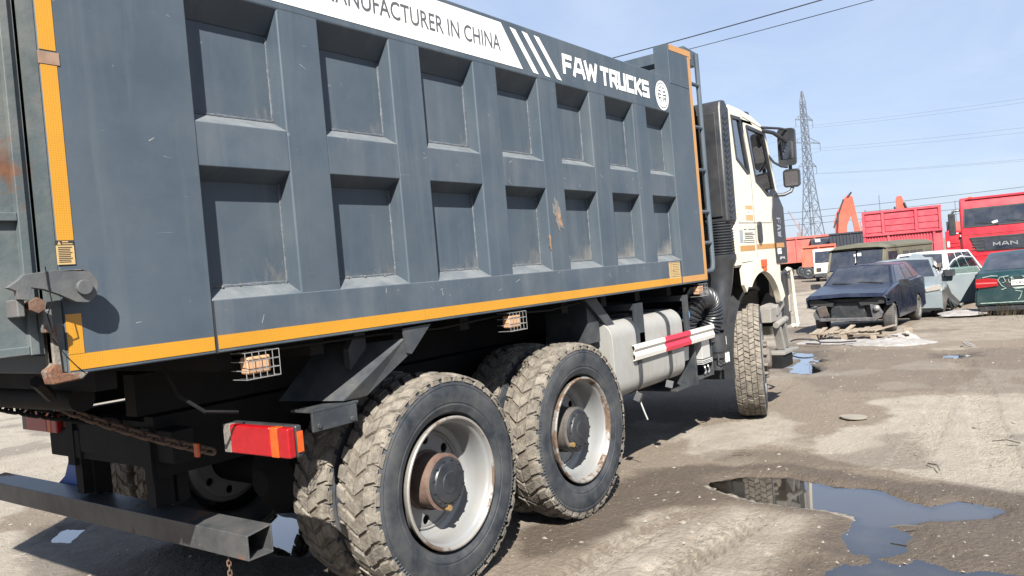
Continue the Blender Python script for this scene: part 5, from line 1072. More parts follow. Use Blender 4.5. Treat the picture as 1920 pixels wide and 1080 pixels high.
# --- white estate seen from behind, crushed corner
we = thing('crushed_estate_car', 'white estate car seen from behind, its rear corner crushed', 'car', (28.1, 3.85, gz(28.1,3.5)), math.radians(-10)); we.scale = (1, 1, 1.08)
EW = 0.88; eb = [(2.2,0.75),(2.1,0.85),(1.0,1.02),(-1.0,1.08),(-2.1,1.10),(-2.25,1.0)]
car_shell('body', we, EW, eb, 0.26, (1.35,-1.35), 0.36, M_whitecar)
greenhouse(we, EW, (1.1,1.02), (0.4,1.58), (-1.75,1.60), (-2.18,1.12), M_whitecar, M_carglass, splits=((0.08,0.36),(0.39,0.64),(0.67,0.92)), rear_inset=(0.06,0.12))
obj('crushed_panel', crumple(-2.2, -0.70, 0.80, 0.5, 0.5, 0.75, 7, 3), M_whitecar, we); obj('crushed_panel', crumple(-2.1, -0.85, 0.55, 0.7, 0.22, 0.8, 7, 6), M_lensedge, we); obj('crushed_panel', crumple(-2.28, -0.35, 0.98, 0.3, 0.9, 0.25, 7, 8), M_whitecar, we)
q = MB()
for k in range(5): q.tube([(-2.3, -0.3-0.13*k, 0.85), (-2.38, -0.4-0.12*k, 0.55), (-2.25, -0.5-0.1*k, 0.25)], 0.02, 5)
obj('dangling_trim', q, M_chassis, we)
obj('tail_lamp', MB().box((-2.27,0.66,0.85),(-2.2,0.87,1.08)), M_redlens, we); obj('roof_antenna', MB().cyl((-1.5,0.2,1.62),(-1.6,0.2,1.72),0.012,6), M_ink, we)
for x, s in ((1.35,-1),(1.35,1),(-1.35,-1),(-1.35,1)): car_wheel(we, x, s*EW, 0.31, 0, 0, 1.08)
# --- dark green saloon from behind
bg = thing('green_saloon', 'dark green saloon seen from behind, its boot scraped pale around the number plate', 'car', (22.05, 1.33, gz(22.05,1.33)), math.radians(4))
BW = 0.92; bb = [(2.3,0.72),(2.2,0.82),(1.0,0.98),(-1.3,1.02),(-2.22,1.03),(-2.33,0.92)]
car_shell('body', bg, BW, bb, 0.26, (1.4,-1.4), 0.36, M_greencar, bev=0.05)
greenhouse(bg, BW, (1.0,0.98), (0.25,1.44), (-0.75,1.44), (-1.75,1.06), M_greencar, M_carglass, splits=((0.07,0.46),(0.5,0.85)), wr=0.26)
obj('rear_bumper', MB().prism([(-0.93,0.36),(0.93,0.36),(0.95,0.48),(0.93,0.68),(-0.93,0.68),(-0.95,0.48)], -2.42, -2.30, 'yz'), M_greencar, bg, bevel=0.05)
obj('bumper_skirt', MB().prism([(-0.86,0.24),(0.86,0.24),(0.90,0.36),(-0.90,0.36)], -2.38, -2.2, 'yz'), M_plastic, bg, bevel=0.02)
for s in (-1, 1): 
    tl = obj('tail_lamp', MB().prism([(s*0.50,0.78),(s*0.50,0.92),(s*0.70,0.955),(s*0.90,0.945),(s*0.925,0.86),(s*0.91,0.75),(s*0.70,0.76)], -2.365, -2.25, 'yz'), M_redlens, bg, bevel=0.015)
    obj('lamp_strip', MB().prism([(s*0.52,0.835),(s*0.52,0.86),(s*0.90,0.865),(s*0.90,0.84)], -2.372, -2.366, 'yz'), mat('pink_lamp_strip', (0.6,0.10,0.10), 0.2) if s == -1 else bpy.data.materials['pink_lamp_strip'], tl)
obj('boot_recess', MB().prism([(-0.34,0.74),(0.34,0.74),(0.38,0.92),(-0.38,0.92)], -2.336, -2.325, 'yz'), M_ink, bg)
obj('number_plate', MB().box((-2.352,-0.26,0.775),(-2.340,0.26,0.888)), M_white, bg, bevel=0.003)
pf = lambda p: (-2.353, -p[0], p[2])
text_on('plate_lettering', 'P645OT', -0.24, 0.13, 0.795, 0.868, 0, M_ink, bg, frame=pf); text_on('plate_lettering', '1', 0.165, 0.19, 0.805, 0.868, 0, M_ink, bg, frame=pf); obj('plate_line', MB().box((-2.3525,-0.145,0.777),(-2.351,-0.141,0.886)), M_ink, bg)
M_scr = mat('scraped_pale_paint', (0.20, 0.25, 0.225), 0.6, var=0.3, vs=12)
q = MB()
for pts in ([(0.30,0.98),(0.46,0.96),(0.50,0.90),(0.44,0.78),(0.36,0.72),(0.45,0.70)],[(0.40,0.97),(0.36,0.86),(0.42,0.84)],[(0.28,0.94),(0.22,0.92),(0.20,0.86),(0.30,0.84),(0.31,0.91)],[(0.24,0.97),(0.26,0.84)],[(0.06,0.97),(0.0,0.92),(0.05,0.90)],[(0.50,0.99),(0.62,1.0),(0.78,0.97)],[(0.20,0.67),(0.08,0.64),(0.12,0.52),(0.16,0.48)],[(0.0,0.66),(-0.04,0.58)],[(-0.1,0.6),(-0.18,0.55)],[(0.85,0.42),(-0.8,0.44)]):
    q.tube([(-2.345 if z > 0.70 else -2.422, y, z) for y, z in pts], 0.009, 5)
obj('scrape', q, M_scr, bg)
obj('bare_filler_patch', MB().prism([(-0.08,0.93),(-0.6,0.95),(-0.62,1.0),(-0.06,0.985)], -2.34, -2.325, 'yz'), M_scr, bg); obj('scrape_band', MB().prism([(0.25,0.735),(-0.6,0.755),(-0.6,0.715),(0.20,0.70)], -2.345, -2.325, 'yz'), M_scr, bg)
for x, s in ((1.4,-1),(1.4,1),(-1.4,-1),(-1.4,1)): car_wheel(bg, x, s*(BW+0.0), 0.32, 0, 0, 1.12)
# --- olive van
UZ = gz(30.2,5.6)
uv = thing('olive_van', 'old olive-drab forward-control van with a full-width windscreen, behind the navy car', 'van', (30.1, 6.02, UZ+0.10), math.radians(168.5))
UW = 0.97
sidep = [(2.15,0.55),(1.55,0.55)] + [(1.15 + 0.42*math.cos(t), 0.36 + 0.45*math.sin(t)) for t in np.linspace(math.radians(25), math.radians(155), 8)] + [(0.7,0.55),(-0.75,0.55)] + [(-1.15 + 0.42*math.cos(t), 0.36 + 0.45*math.sin(t)) for t in np.linspace(math.radians(25), math.radians(155), 8)] + [(-2.1,0.55),(-2.17,1.2),(-2.12,1.95),(1.80,1.95),(2.08,1.25),(2.18,1.1)]
uw = [[(1.72,1.30),(1.72,1.80),(1.58,1.80),(0.95,1.80),(0.95,1.30)], [(0.55,1.32),(0.55,1.76),(0.02,1.76),(0.02,1.32)], [(-0.08,1.32),(-0.08,1.76),(-0.62,1.76),(-0.62,1.32)], [(-0.70,1.32),(-0.70,1.76),(-1.24,1.76),(-1.24,1.32)]]
q = MB().prism(sidep, -UW, -UW+0.03, 'xz', uw).merge(MB().prism(sidep, UW-0.03, UW, 'xz', uw))
q.add([(2.18,-UW,1.1),(2.18,UW,1.1),(2.15,UW,0.5),(2.15,-UW,0.5)], [(0,1,2,3)]).add([(2.18,-UW,1.1),(2.18,UW,1.1),(2.08,UW,1.25),(2.08,-UW,1.25)], [(0,1,2,3)]).box((-2.16,-UW+0.02,0.52),(2.1,UW-0.02,0.6)).box((-2.17,-UW+0.02,0.6),(-2.13,UW-0.02,1.95))
obj('body', q, M_olive, uv, bevel=0.012)
rf = [(-UW-0.03,1.93),(-UW-0.02,1.99),(-UW+0.22,2.10),(0,2.16),(UW-0.22,2.10),(UW+0.02,1.99),(UW+0.03,1.93)]
obj('roof', MB().prism(rf, -2.18, 1.70, 'yz').add([(1.70,y,z) for y, z in rf] + [(1.92,y*0.97,1.93 + (z-1.93)*0.35) for y, z in rf], [(k,k+1,k+8,k+7) for k in range(6)]), M_olive_roof, uv, weld=True)
for s in (-1,1): obj('windscreen', MB().add([(2.075,s*0.03,1.28),(2.075,s*0.90,1.28),(1.845,s*0.87,1.90),(1.845,s*0.03,1.90)], [(0,1,2,3)]), M_carglass, uv)
q = MB()
for s in (-1,1): q.bar((2.09,s*0.93,1.25),(1.83,s*0.90,1.94),0.07,0.05,up=(1,0,0))
obj('windscreen_pillar', q, M_olive, uv)
obj('windscreen_card', MB().box((1.90,0.03,1.55),(1.91,0.16,1.83)).box((1.90,-0.09,1.5),(1.91,-0.03,1.80)), M_white, uv, rot=(0,0,0))
for k, w_ in enumerate(uw):
    for y in (-UW+0.01, UW-0.016): obj('side_window', MB().prism(w_, y, y+0.006), M_carglass, uv)
q = MB()
for k in range(5): q.box((-1.95,UW,1.35+k*0.09),(-1.45,UW+0.012,1.38+k*0.09))
obj('vent_louvre', q, M_olive, uv)
obj('red_panel', MB().box((-0.9,0.3,0.9),(-0.8,0.8,1.6)), M_redbody, uv)  # upright red panel inside the van, behind the side windows
for s in (-1,1): obj('headlamp', MB().lathe([(0,0.03),(0.06,0.02),(0.09,0.0),(0.10,-0.02)], 18), M_lensedge, uv, loc=(2.19,s*0.66,0.92), rot=(0,0,-PI/2), org=(0,0,0))
obj('bumper', MB().box((2.2,-0.95,0.42),(2.26,0.95,0.54)), M_chassis, uv)
for x, s in ((1.15,-1),(1.15,1),(-1.15,-1),(-1.15,1)): car_wheel(uv, x, s*(UW-0.03), 0.37, 0, 0, 1.28)
# ------------------------------------------------------------------ lorries and plant further back
def ribs_body(parent, w, l, z0, z1, paint, name='tipper_body', ribs=6, facing_ribs=True):
    q = MB().box((-l/2,-w/2,z0),(l/2,w/2,z1)); bd = obj(name, q, paint, parent, bevel=0.02)
    for k in range(ribs):
        x = -l/2 + 0.06 + (l-0.12)*k/(ribs-1)
        for s in (-1, 1): obj('rib', MB().box((x-0.07, s*(w/2+0.04)-0.045, z0+0.02), (x+0.07, s*(w/2+0.04)+0.045, z1-0.02)), paint, bd)
    for s in (-1, 1): obj('top_rail', MB().box((-l/2, s*(w/2+0.06)-0.055, z1-0.16), (l/2, s*(w/2+0.06)+0.055, z1+0.02)), paint, bd)
    return bd
def big_wheel(parent, x, y, r_=0.5, w=0.3):
    s = 1 if y > 0 else -1
    t = obj('wheel', MB().lathe([(0.0,0.04),(0.14,0.0),(0.28,0.05),(0.30,0.10)], 20), M_chassis, parent, loc=(x,y,r_), rot=(0,0,PI if s > 0 else 0), org=(0,0,0))
    obj('tyre', MB().lathe([(0.30,0.06),(0.34,0.0),(r_-0.06,0.0),(r_,0.05),(r_,w-0.05),(r_-0.06,w),(0.3,w-0.05)], 24), M_rubber, t, org=(0,0,0))
# high-sided pinkish red body
rb = thing('high_sided_lorry', 'tall pinkish-red high-sided lorry with panelled boards, left of the bright red cab', 'truck', (43.25, 7.58, gz(44.9,8.0)), math.radians(-78.5)); rb.scale = (0.875, 1, 1)
# local x runs along the visible side (left to right), local -y faces us
zt = 3.30 - gz(44.9,8.0); zm = 2.12 - gz(44.9,8.0); zb = 1.15
q = MB().box((-2.02,-0.02,zb),(2.02,2.3,zm+0.05)).box((-2.02,-0.02,zm+0.05),(2.02,0.05,zt)).box((-2.02,2.25,zm+0.05),(2.02,2.3,zt)).box((-2.02,0.05,zm+0.05),(-1.97,2.25,zt)).box((1.97,0.05,zm+0.05),(2.02,2.25,zt)); bd = obj('side_wall', q, M_redbody, rb)
obj('mid_rail', MB().box((-2.04,-0.14,zm-0.06),(2.04,-0.02,zm+0.03)), M_redbody, bd); obj('top_rail', MB().box((-2.04,-0.10,zt-0.10),(2.04,-0.02,zt+0.01)), M_redbody, bd)
for x in (-1.97,-0.95,0.75,1.95): obj('side_post', MB().box((x-0.07,-0.11,zm+0.04),(x+0.07,-0.021,zt-0.1)), M_redbody, bd)
for x0, x1 in ((-1.87,-1.05),(-0.85,0.65),(0.85,1.85)):
    for k in range(3):
        z0 = zm+0.12+k*0.31; obj('board', MB().box((x0,-0.055,z0),(x1,-0.021,z0+0.27)), M_redbody, bd)
for x in (-1.97,-0.72,1.6): obj('lower_post', MB().box((x-0.06,-0.10,zb),(x+0.06,-0.021,zm-0.06)), M_redbody, bd)
for k in range(24):
    x = -1.85 + k*0.148
    if min(abs(x-p_) for p_ in (-1.97,-0.72,1.6)) > 0.1: obj('corrugation', MB().prism([(x-0.05,-0.021),(x-0.025,-0.06),(x+0.025,-0.06),(x+0.05,-0.021)], zb+0.03, zm-0.12, 'xy'), M_redbody, bd)
obj('undercarriage', MB().box((-1.9,0.6,0.7),(1.9,1.8,zb)), M_black, rb)
for x in (-1.4,1.3): big_wheel(rb, x, 0.15)
# red machine with a dark opening
rm = thing('red_loader', 'red machine with a dark side opening, between the panelled lorry and the red cab', 'loader', (38.4, 4.5, gz(38.4,4.5)), math.radians(-83))
g0 = -gz(38.4,4.5)
obj('body', MB().box((-0.55,0,0.3),(1.4,2.0,1.95+g0)), M_redtruck, rm, bevel=0.03); obj('side_opening', MB().box((0.0,-0.03,0.5),(0.52,-0.002,1.62+g0)), M_ink, rm)
for k in range(10): obj('louvre', MB().box((-0.5,-0.03,0.6+k*0.16),(-0.03,-0.001,0.66+k*0.16)), M_redtruck, rm)
obj('ledge', MB().box((0.0,-0.12,1.66+g0),(0.9,0.05,1.73+g0)), M_paper, rm); obj('hood_block', MB().prism([(0.05,1.95+g0),(0.2,2.32+g0),(-0.35,2.35+g0),(-0.42,1.95+g0)], 0.1, 0.5), M_redfade, rm)
obj('exhaust', MB().box((-0.48,0.2,1.95+g0),(-0.34,0.4,2.36+g0)), M_ink, rm); obj('warning_plate', MB().box((-0.5,-0.034,1.25+g0),(-0.40,-0.002,1.5+g0)), M_paper, rm)
for x in (-0.3,1.1): big_wheel(rm, x, -0.05)
# bright red lorry cab
MZ = gz(30,2.2)
mt = thing('red_lorry', 'bright red flat-fronted lorry with dark windscreen and chrome grille letters, facing us', 'truck', (30.8, 2.3, MZ), math.radians(184.2))
CW = 1.22; zr = 2.93 - MZ
q = MB().prism([(1.18,0.75),(1.25,0.95),(1.26,2.30),(1.17,zr-0.36),(1.02,zr-0.08),(0.85,zr),(-0.95,zr+0.02),(-1.0,0.75)], -CW, CW); cb = obj('cab', q, M_redtruck, mt, bevel=0.06)
wz0, wz1 = 1.99-MZ, 2.53-MZ; gq = 0.52
obj('windscreen', MB().add([(1.268,-CW+0.13,wz0),(1.268,CW-0.13,wz0),(1.195,CW-0.17,wz1),(1.195,-CW+0.17,wz1)], [(0,1,2,3)]), M_carglass, mt)
obj('windscreen_surround', MB().add([(1.268,-CW+0.09,wz0-0.04),(1.268,CW-0.09,wz0-0.04),(1.183,CW-0.13,wz1+0.04),(1.183,-CW+0.13,wz1+0.04)], [(0,1,2,3)]), M_ink, mt)
obj('roof_strip', MB().box((1.02,-CW+0.2,zr-0.06),(1.10,CW-0.2,zr-0.03)), M_redtruck, mt)
obj('grille', MB().prism([(-0.78,1.12+gq),(0.78,1.12+gq),(0.98,1.46+gq+.09),(-0.98,1.46+gq+.09)], 1.262, 1.285, 'yz'), M_plastic, mt, bevel=0.008)
obj('grille_insert', MB().prism([(-0.56,1.15+gq),(0.56,1.15+gq),(0.60,1.50+gq),(-0.60,1.50+gq)], 1.286, 1.292, 'yz'), M_carglass, mt); obj('grille_edge', MB().box((1.262,-0.98,1.553+gq),(1.29,0.98,1.59+gq)), M_chassis, mt)
q = MB()
for i, ch in enumerate('MAN'): strokes(q, ch, -0.345 + i*0.235, 1.26+gq, 0.20, 0.125, 0.030, 0.0, fr=lambda p: (1.2945 - p[1], p[0], p[2]))
obj('grille_lettering', q, M_wire, mt, label='chrome letters reading MAN')
obj('lower_grille', MB().box((1.262,-0.9,0.98+gq),(1.275,0.9,1.07+gq)), M_redtruck, mt); obj('number_plate', MB().box((1.277,-0.12,1.0+gq),(1.285,0.12,1.05+gq)), M_paper, mt)
obj('bumper', MB().prism([(-1.22,0.45),(1.22,0.45),(1.24,0.9),(-1.24,0.9)], 1.1, 1.3, 'yz'), M_plastic, mt, bevel=0.04)
for s in (-1,1):
    mh = obj('mirror', MB().box((1.02,s*(CW+0.24)-0.10,2.22),(1.22,s*(CW+0.24)+0.10,2.95)), M_plastic, mt, bevel=0.04); obj('mirror_arm', MB().tube([(1.05,s*(CW-0.02),3.03),(1.1,s*(CW+0.15),3.03),(1.12,s*(CW+0.22),2.95)], 0.035, 8).tube([(1.05,s*(CW-0.02),2.28),(1.1,s*(CW+0.15),2.28)], 0.03, 8), M_plastic, mt)
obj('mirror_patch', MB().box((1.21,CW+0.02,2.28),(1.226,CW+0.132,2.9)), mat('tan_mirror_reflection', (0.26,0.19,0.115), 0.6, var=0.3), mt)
obj('white_cloth', MB().obox((1.26,-0.25,2.06-MZ),(0.03,0.16,0.07),(0.3,0,0)), M_white, mt)
q = MB()
for y0_, y1_ in ((0.75, 0.05), (-0.15, -0.8)): q.tube([(1.275,y0_,wz0-0.02),(1.268,(y0_+y1_)/2,wz0+0.06),(1.262,y1_,wz0+0.10)], 0.014, 5)
obj('wiper', q, M_ink, mt)
for k in range(4): obj('grille_bar', MB().box((1.286,-0.93,1.17+gq+k*0.1),(1.291,-0.60,1.20+gq+k*0.1)), M_chassis, mt); obj('grille_bar', MB().box((1.286,0.60,1.17+gq+k*0.1),(1.291,0.93,1.20+gq+k*0.1)), M_chassis, mt)
obj('panel_seam', MB().box((1.262,-CW+0.08,1.72+gq-0.05),(1.266,CW-0.08,1.735+gq-0.05)), M_ink, mt)
for s in (-1,1): obj('door_seam', MB().box((1.0,s*(CW+0.001)-0.002,0.9),(1.015,s*(CW+0.001)+0.002,zr-0.4)), M_ink, mt); obj('roof_lamp', MB().box((0.95,s*0.9-0.06,zr-0.03),(1.02,s*0.9+0.06,zr+0.02)), M_orlens, mt)
q = MB(); q.box((-6.0,-0.45,0.7),(-1.0,0.45,1.0)); obj('chassis', q, M_black, mt); 
for x, y in ((0.3,-CW+0.05),(0.3,CW-0.05),(-4.5,-CW+0.05),(-4.5,CW-0.05)): big_wheel(mt, x, y)
# white cab-over with cracked windscreen
wz = gz(60.5,15.8)
wt = thing('white_lorry', 'small white cab-over lorry with a smashed windscreen, left of the olive van', 'truck', (59.4, 15.35, wz), math.radians(196)); wt.scale = (1.03,)*3
obj('cab', MB().prism([(1.0,0.45),(1.05,1.25),(0.85,2.22),(-0.8,2.28),(-0.8,0.45)], -1.05, 1.05), M_cab, wt, bevel=0.06)
obj('windscreen', MB().add([(1.045,-0.95,1.30),(1.045,0.95,1.30),(0.885,0.90,2.10),(0.885,-0.90,2.10)], [(0,1,2,3)]), M_carglass, wt)
obj('shattered_glass', MB().prism([(0.93,1.32),(0.1,1.45),(0.4,2.0),(0.88,2.08)], 1.0, 1.004, 'yz'), mat('shattered_pane', (0.13,0.14,0.14), 0.4, var=0.7, vs=6), wt, rot=(0,-0.0,0))
obj('emblem_plate', MB().box((1.052,-0.12,0.92),(1.07,0.12,1.12)), M_ink, wt); 
for s in (-1,1): obj('headlamp', MB().box((1.052,s*0.72-0.16,0.72),(1.075,s*0.72+0.16,0.98)), M_ink if s < 0 else M_lensedge, wt, bevel=0.01)
obj('bumper', MB().box((0.9,-1.0,0.36),(1.1,1.0,0.60)), M_chassis, wt); obj('hanging_trim', MB().obox((1.08,0.75,0.3),(0.04,0.5,0.12),(0.5,0,0)), M_paper, wt)
for y in (-0.95,0.95): big_wheel(wt, 0.1, y, 0.42, 0.25)
obj('chassis', MB().box((-4,-0.4,0.5),(-0.8,0.4,0.75)), M_black, wt)
# tippers at far left
tz = gz(71,21)
t1 = thing('red_tipper', 'faded red tipper lorry far off, just right of the white cab', 'dump truck', (71.2, 20.3, tz), math.radians(-72)); ribs_body(t1, 2.4, 4.6, 1.3, 2.82-tz, M_redfade, ribs=4)
obj('chassis', MB().box((-2.3,-0.5,0.7),(3.5,0.5,1.28)), M_black, t1); obj('cab', MB().box((2.5,-1.2,0.8),(4.3,1.2,2.7-tz)), M_redfade, t1, bevel=0.05)
for x in (-1.6,-0.4,3.2):
    for y in (-1.2,1.2): big_wheel(t1, x, y)
tz = gz(66,18)
t2 = thing('orange_red_tipper', 'orange-red tipper body with a white letter, half hidden by the small white lorry', 'dump truck', (66.3, 17.9, tz), math.radians(-74)); bd = ribs_body(t2, 2.3, 2.6, 0.95, 1.95-tz, mat('orange_red_body', (0.36,0.07,0.038), 0.5, var=0.1, vs=1, dust=((0.28,0.16,0.12),0.4,1.5)), ribs=3)
q = MB(); q.box((0.55,-1.24,1.55),(0.61,-1.225,1.85)).box((0.80,-1.24,1.55),(0.86,-1.225,1.85)).box((0.61,-1.24,1.67),(0.80,-1.225,1.73)); obj('body_lettering', q, M_white, bd)
for x in (-0.9,0.3): 
    for y in (-1.15,1.15): big_wheel(t2, x, y)
obj('chassis', MB().box((-1.3,-0.9,0.4),(1.3,0.9,0.95)), M_black, t2)
dcz = gz(69,18.5)
dc = thing('dark_lorry_cab', 'dark lorry cab with a white card in its window, behind the orange-red tipper', 'truck', (70.0, 18.6, dcz), math.radians(196))
obj('cab', MB().prism([(1.0,0.6),(1.02,1.9),(0.85,2.55-dcz),(-0.8,2.55-dcz),(-0.8,0.6)], -0.85, 0.85), M_darkbin, dc, bevel=0.05); obj('windscreen', MB().add([(1.03,-0.75,1.95),(1.03,0.75,1.95),(0.90,0.72,2.45-dcz),(0.90,-0.72,2.45-dcz)], [(0,1,2,3)]), M_carglass, dc); obj('window_card', MB().obox((1.02,-0.3,2.35-dcz),(0.02,0.4,0.25),(0,0.1,0)), M_white, dc)
# dark skip
cz = gz(66,15)
ct = thing('dark_skip', 'dark blue-black ribbed steel skip below the orange excavator arm', 'container', (66.9, 15.75, cz), math.radians(-75)); ct.scale = (1.06, 1, 1); bd = obj('skip_wall', MB().box((-1.25,0,0.1),(1.25,2.2,2.74-cz)), M_darkbin, ct, bevel=0.02)
for k in range(11): x = -1.2 + k*0.24; obj('rib', MB().box((x-0.04,-0.07,0.15),(x+0.04,-0.001,2.6-cz)), M_darkbin, bd)
obj('skip_rim', MB().box((-1.3,-0.1,2.66-cz),(1.3,0.06,2.78-cz)), M_darkbin, bd)
# excavators: boom and stick stand in a vertical plane
def excavator(label, D, base, rz, boom, stick, cyls, group, dark=None):
    ex = thing('excavator', label, 'excavator', base, rz, group); z0 = base[2]
    kz = D/62 if D < 70 else 1.0; pz = lambda P: [(x*kz, 1.7 + (z-1.7)*kz - z0) for x, z in P]; cyls = [tuple((p[0]*kz, 1.7+(p[1]-1.7)*kz) for p in c) for c in cyls]
    obj('boom', MB().prism(pz(boom), -0.24, 0.24), M_orange, ex, bevel=0.03)
    if stick: obj('stick', MB().prism(pz(stick), -0.18, 0.18), M_orange, ex, bevel=0.03)
    for (a, c) in cyls:
        for s in (-0.33, 0.33): obj('hydraulic_cylinder', MB().cyl((a[0], s, a[1]-z0), (c[0], s, c[1]-z0), 0.07, 8), M_chassis, ex)
    obj('house', MB().box((-3.6,-1.2,1.1),(-0.2,1.2,2.2)), M_orange, ex, bevel=0.05); obj('operator_cab', MB().box((-1.6,-1.25,1.2),(-0.1,-0.3,2.9)), M_darkbin, ex, bevel=0.05)
    for s in (-1, 1): obj('track', MB().prism(rrect(-2.2,0.0,2.2,0.95,0.45), s*1.25-0.3, s*1.25+0.3), M_black, ex, bevel=0.03)
    return ex
ez_ = gz(66,15.5); sc_ = 0.0422
W1 = lambda P: [((px-1572)*sc_, 1.7 + (515+.087*(960-px)-py)*sc_) for px, py in P]
BOOM1 = [(-0.67,2.51),(-0.72,3.61),(-0.51,4.31),(-0.17,4.92),(0.13,5.40),(0.42,5.71),(0.76,5.51),(0.84,4.91),(0.59,4.09),(0.34,3.60),(0.21,3.27),(0.13,2.43)]
STK1 = [(0.55,4.12),(0.62,5.2),(0.84,4.93),(1.20,2.38),(0.76,2.36)]
excavator('orange excavator with its arm folded up like an arch, above the dark skip', 68, (71.9, 17.1, ez_), math.radians(-76), BOOM1, STK1, [((-0.75,3.2),(0.10,5.35)),((0.45,5.55),(0.70,5.85)),((-0.55,2.6),(-0.35,4.4))], 'excavators behind the lorries')
BOOM2 = [(-0.30,2.0),(-0.28,5.45),(-0.18,5.72),(0.18,5.72),(0.30,5.3),(0.55,4.4),(0.6,2.0)]
excavator('pale orange top of an excavator arm sticking up behind the tall red body', 70, (77.2, 13.55, gz(77,13.5)), math.radians(-78), BOOM2, None, [((0.75,3.9),(0.35,5.1)),((-0.35,4.0),(-0.42,4.8))], 'excavators behind the lorries')
# ------------------------------------------------------------------ pylon, cables, cranes, masts
def member(q, a, c, t): q.bar(a, c, t)
TZ = -0.72; TP = (175.9, 48.3, TZ); ld = Vector((-66,-178,0)).normalized(); arm = math.atan2(-0.348, 0.938)
py = thing('lattice_pylon', 'tall grey steel lattice pylon against the sky, right of the truck mirrors', 'pylon', TP, arm)
levels = [(0,2.1),(4.2,1.75),(8.2,1.42),(11.8,1.15),(14.8,0.94),(17.4,0.78),(19.8,0.70),(22,0.64),(24.2,0.60),(26.3,0.56),(28.4,0.53),(30.4,0.50),(32.2,0.46),(34.2,0.40),(36.5,0.10)]
q = MB()
for sx in (-1,1):
    for sy in (-1,1):
        for (z0,h0),(z1,h1) in zip(levels[:-1], levels[1:]): member(q, (sx*h0,sy*h0,z0), (sx*h1,sy*h1,z1), 0.17 if z0 < 17 else 0.13)
obj('tower_leg', q, M_pylon, py, kind='stuff')
q = MB()
for i, ((z0,h0),(z1,h1)) in enumerate(zip(levels[:-1], levels[1:])):
    for f in range(4):
        c0 = [(-h0,-h0),(h0,-h0),(h0,h0),(-h0,h0)]; c1 = [(-h1,-h1),(h1,-h1),(h1,h1),(-h1,h1)]; a, b_ = c0[f], c0[(f+1)%4]; c_, d_ = c1[f], c1[(f+1)%4]
        member(q, (*a,z0), (*d_,z1), 0.075); member(q, (*b_,z0), (*c_,z1), 0.075); member(q, (*c_,z1), (*d_,z1), 0.07)
obj('tower_bracing', q, M_pylon, py, kind='stuff')
arms = [(30.4, 2.9, 0.58), (25.4, 4.9, 0.68), (20.3, 3.0, 0.82)]; ends = []
for z, l, h in arms:
    for s in (-1, 1):
        q = MB(); member(q, (s*h,-h,z), (s*l,0,z-0.1), 0.11); member(q, (s*h,h,z), (s*l,0,z-0.1), 0.11); member(q, (s*h,0,z+1.3), (s*l,0,z), 0.10); member(q, (s*(h+l)/2,0,z+0.6), (s*(h+l)/2,0,z-0.05), 0.06)
        ca = obj('cross_arm', q, M_pylon, py, kind='stuff'); obj('insulator', MB().cyl((s*l,0,z-0.1),(s*l,0,z-1.7),0.07,6), M_pylon, ca); ends.append((s*l, z-1.7))
def sagline(p, q_, sag, n=24): p, q_ = Vector(p), Vector(q_); return [p.lerp(q_, k/n) - Vector((0,0,sag*4*(k/n)*(1-k/n))) for k in range(n+1)]
for x, z in ends:
    c = Vector(TP) + Vector((x*math.cos(arm), x*math.sin(arm), z)); q = MB().tube(sagline(c, c + ld*230, 7.0), 0.018, 4); q.tube(sagline(c, c - ld*230, 7.0), 0.018, 4)
    side_w = 'left' if x < 0 else 'right'; lvl = 'top' if z > 27 else ('long middle' if z > 22 else 'lowest')
    tag(obj('power_line', q, M_pylon), f'faint power line hung from the {side_w} end of the {lvl} arm of the pylon', 'power line', 'power lines of the pylon')
def wire(a, c, ext0, ext1, sag, r_, label, name='overhead_cable', group=None):
    a, c = Vector(a), Vector(c); d = c-a; tag(obj(name, MB().tube(sagline(a-d*ext0, c+d*ext1, sag, 30), r_, 6), M_cable), label, 'cable', group)
wire((23.04,12.28,8.48+0.35), (22.8,5.55,8.47+0.28), 2.2, 1.2, 0.35, 0.017, 'upper thick black cable crossing the sky above the truck bed', group='cables above the truck')
wire((23.15,11.78,8.17+0.35), (23.06,4.27,8.18+0.27), 2.0, 1.0, 0.35, 0.011, 'lower thin black cable crossing the sky above the truck bed', group='cables above the truck')
wire((91.33,28.11,6.35), (108.05,5.6,7.15), 0.6, 0.9, 0.5, 0.024, 'highest of three thin cables low over the red lorries', group='cables over the red lorries'); wire((89.25,27.53,5.5), (105.6,5.52,6.3), 0.6, 0.9, 0.5, 0.02, 'middle of three thin cables low over the red lorries', group='cables over the red lorries'); wire((87.53,26.47,4.8), (103.14,5.45,5.3), 0.6, 0.9, 0.5, 0.022, 'lowest of three thin cables low over the red lorries', group='cables over the red lorries')
def crane(label, base, tip, head):
    cr = thing('crane', label, 'crane', base); b_ = Vector(base); q = MB(); m_ = Vector(head)-b_
    for s in (-0.7, 0.7): member(q, (s,0,-10), (s*0.6,0,m_.z), 0.35)
    for k in range(8): z = -2+k*m_.z/6; member(q, (-0.6,0,z), (0.6,0,z+m_.z/6), 0.2)
    obj('mast', q, M_crane, cr, kind='stuff'); t_ = Vector(tip)-b_; q = MB()
    for dz in (0, 1.0): member(q, (m_.x,m_.y,m_.z*0.35+dz), t_, 0.35)
    obj('jib', q, M_crane, cr); obj('machine_house', MB().box((-2.2,-1,-2),(1.8,1,1.2)), M_crane, cr); obj('counter_jib', MB().box((0.5,-2.6,m_.z*0.3),(1.0,0,m_.z*0.3+0.7)), M_crane, cr)
crane('hazy pink-grey crane with a slanting jib in the far distance, left of the pylon foot', (430.5,125.0,9.8), (427.5,129.3,23.0), (430.5,125.0,16.5))
crane('hazy far crane seen just left of the tall red body', (428.6,94.1,9.4), (430.4,91.6,19.0), (428.6,94.1,13.5))
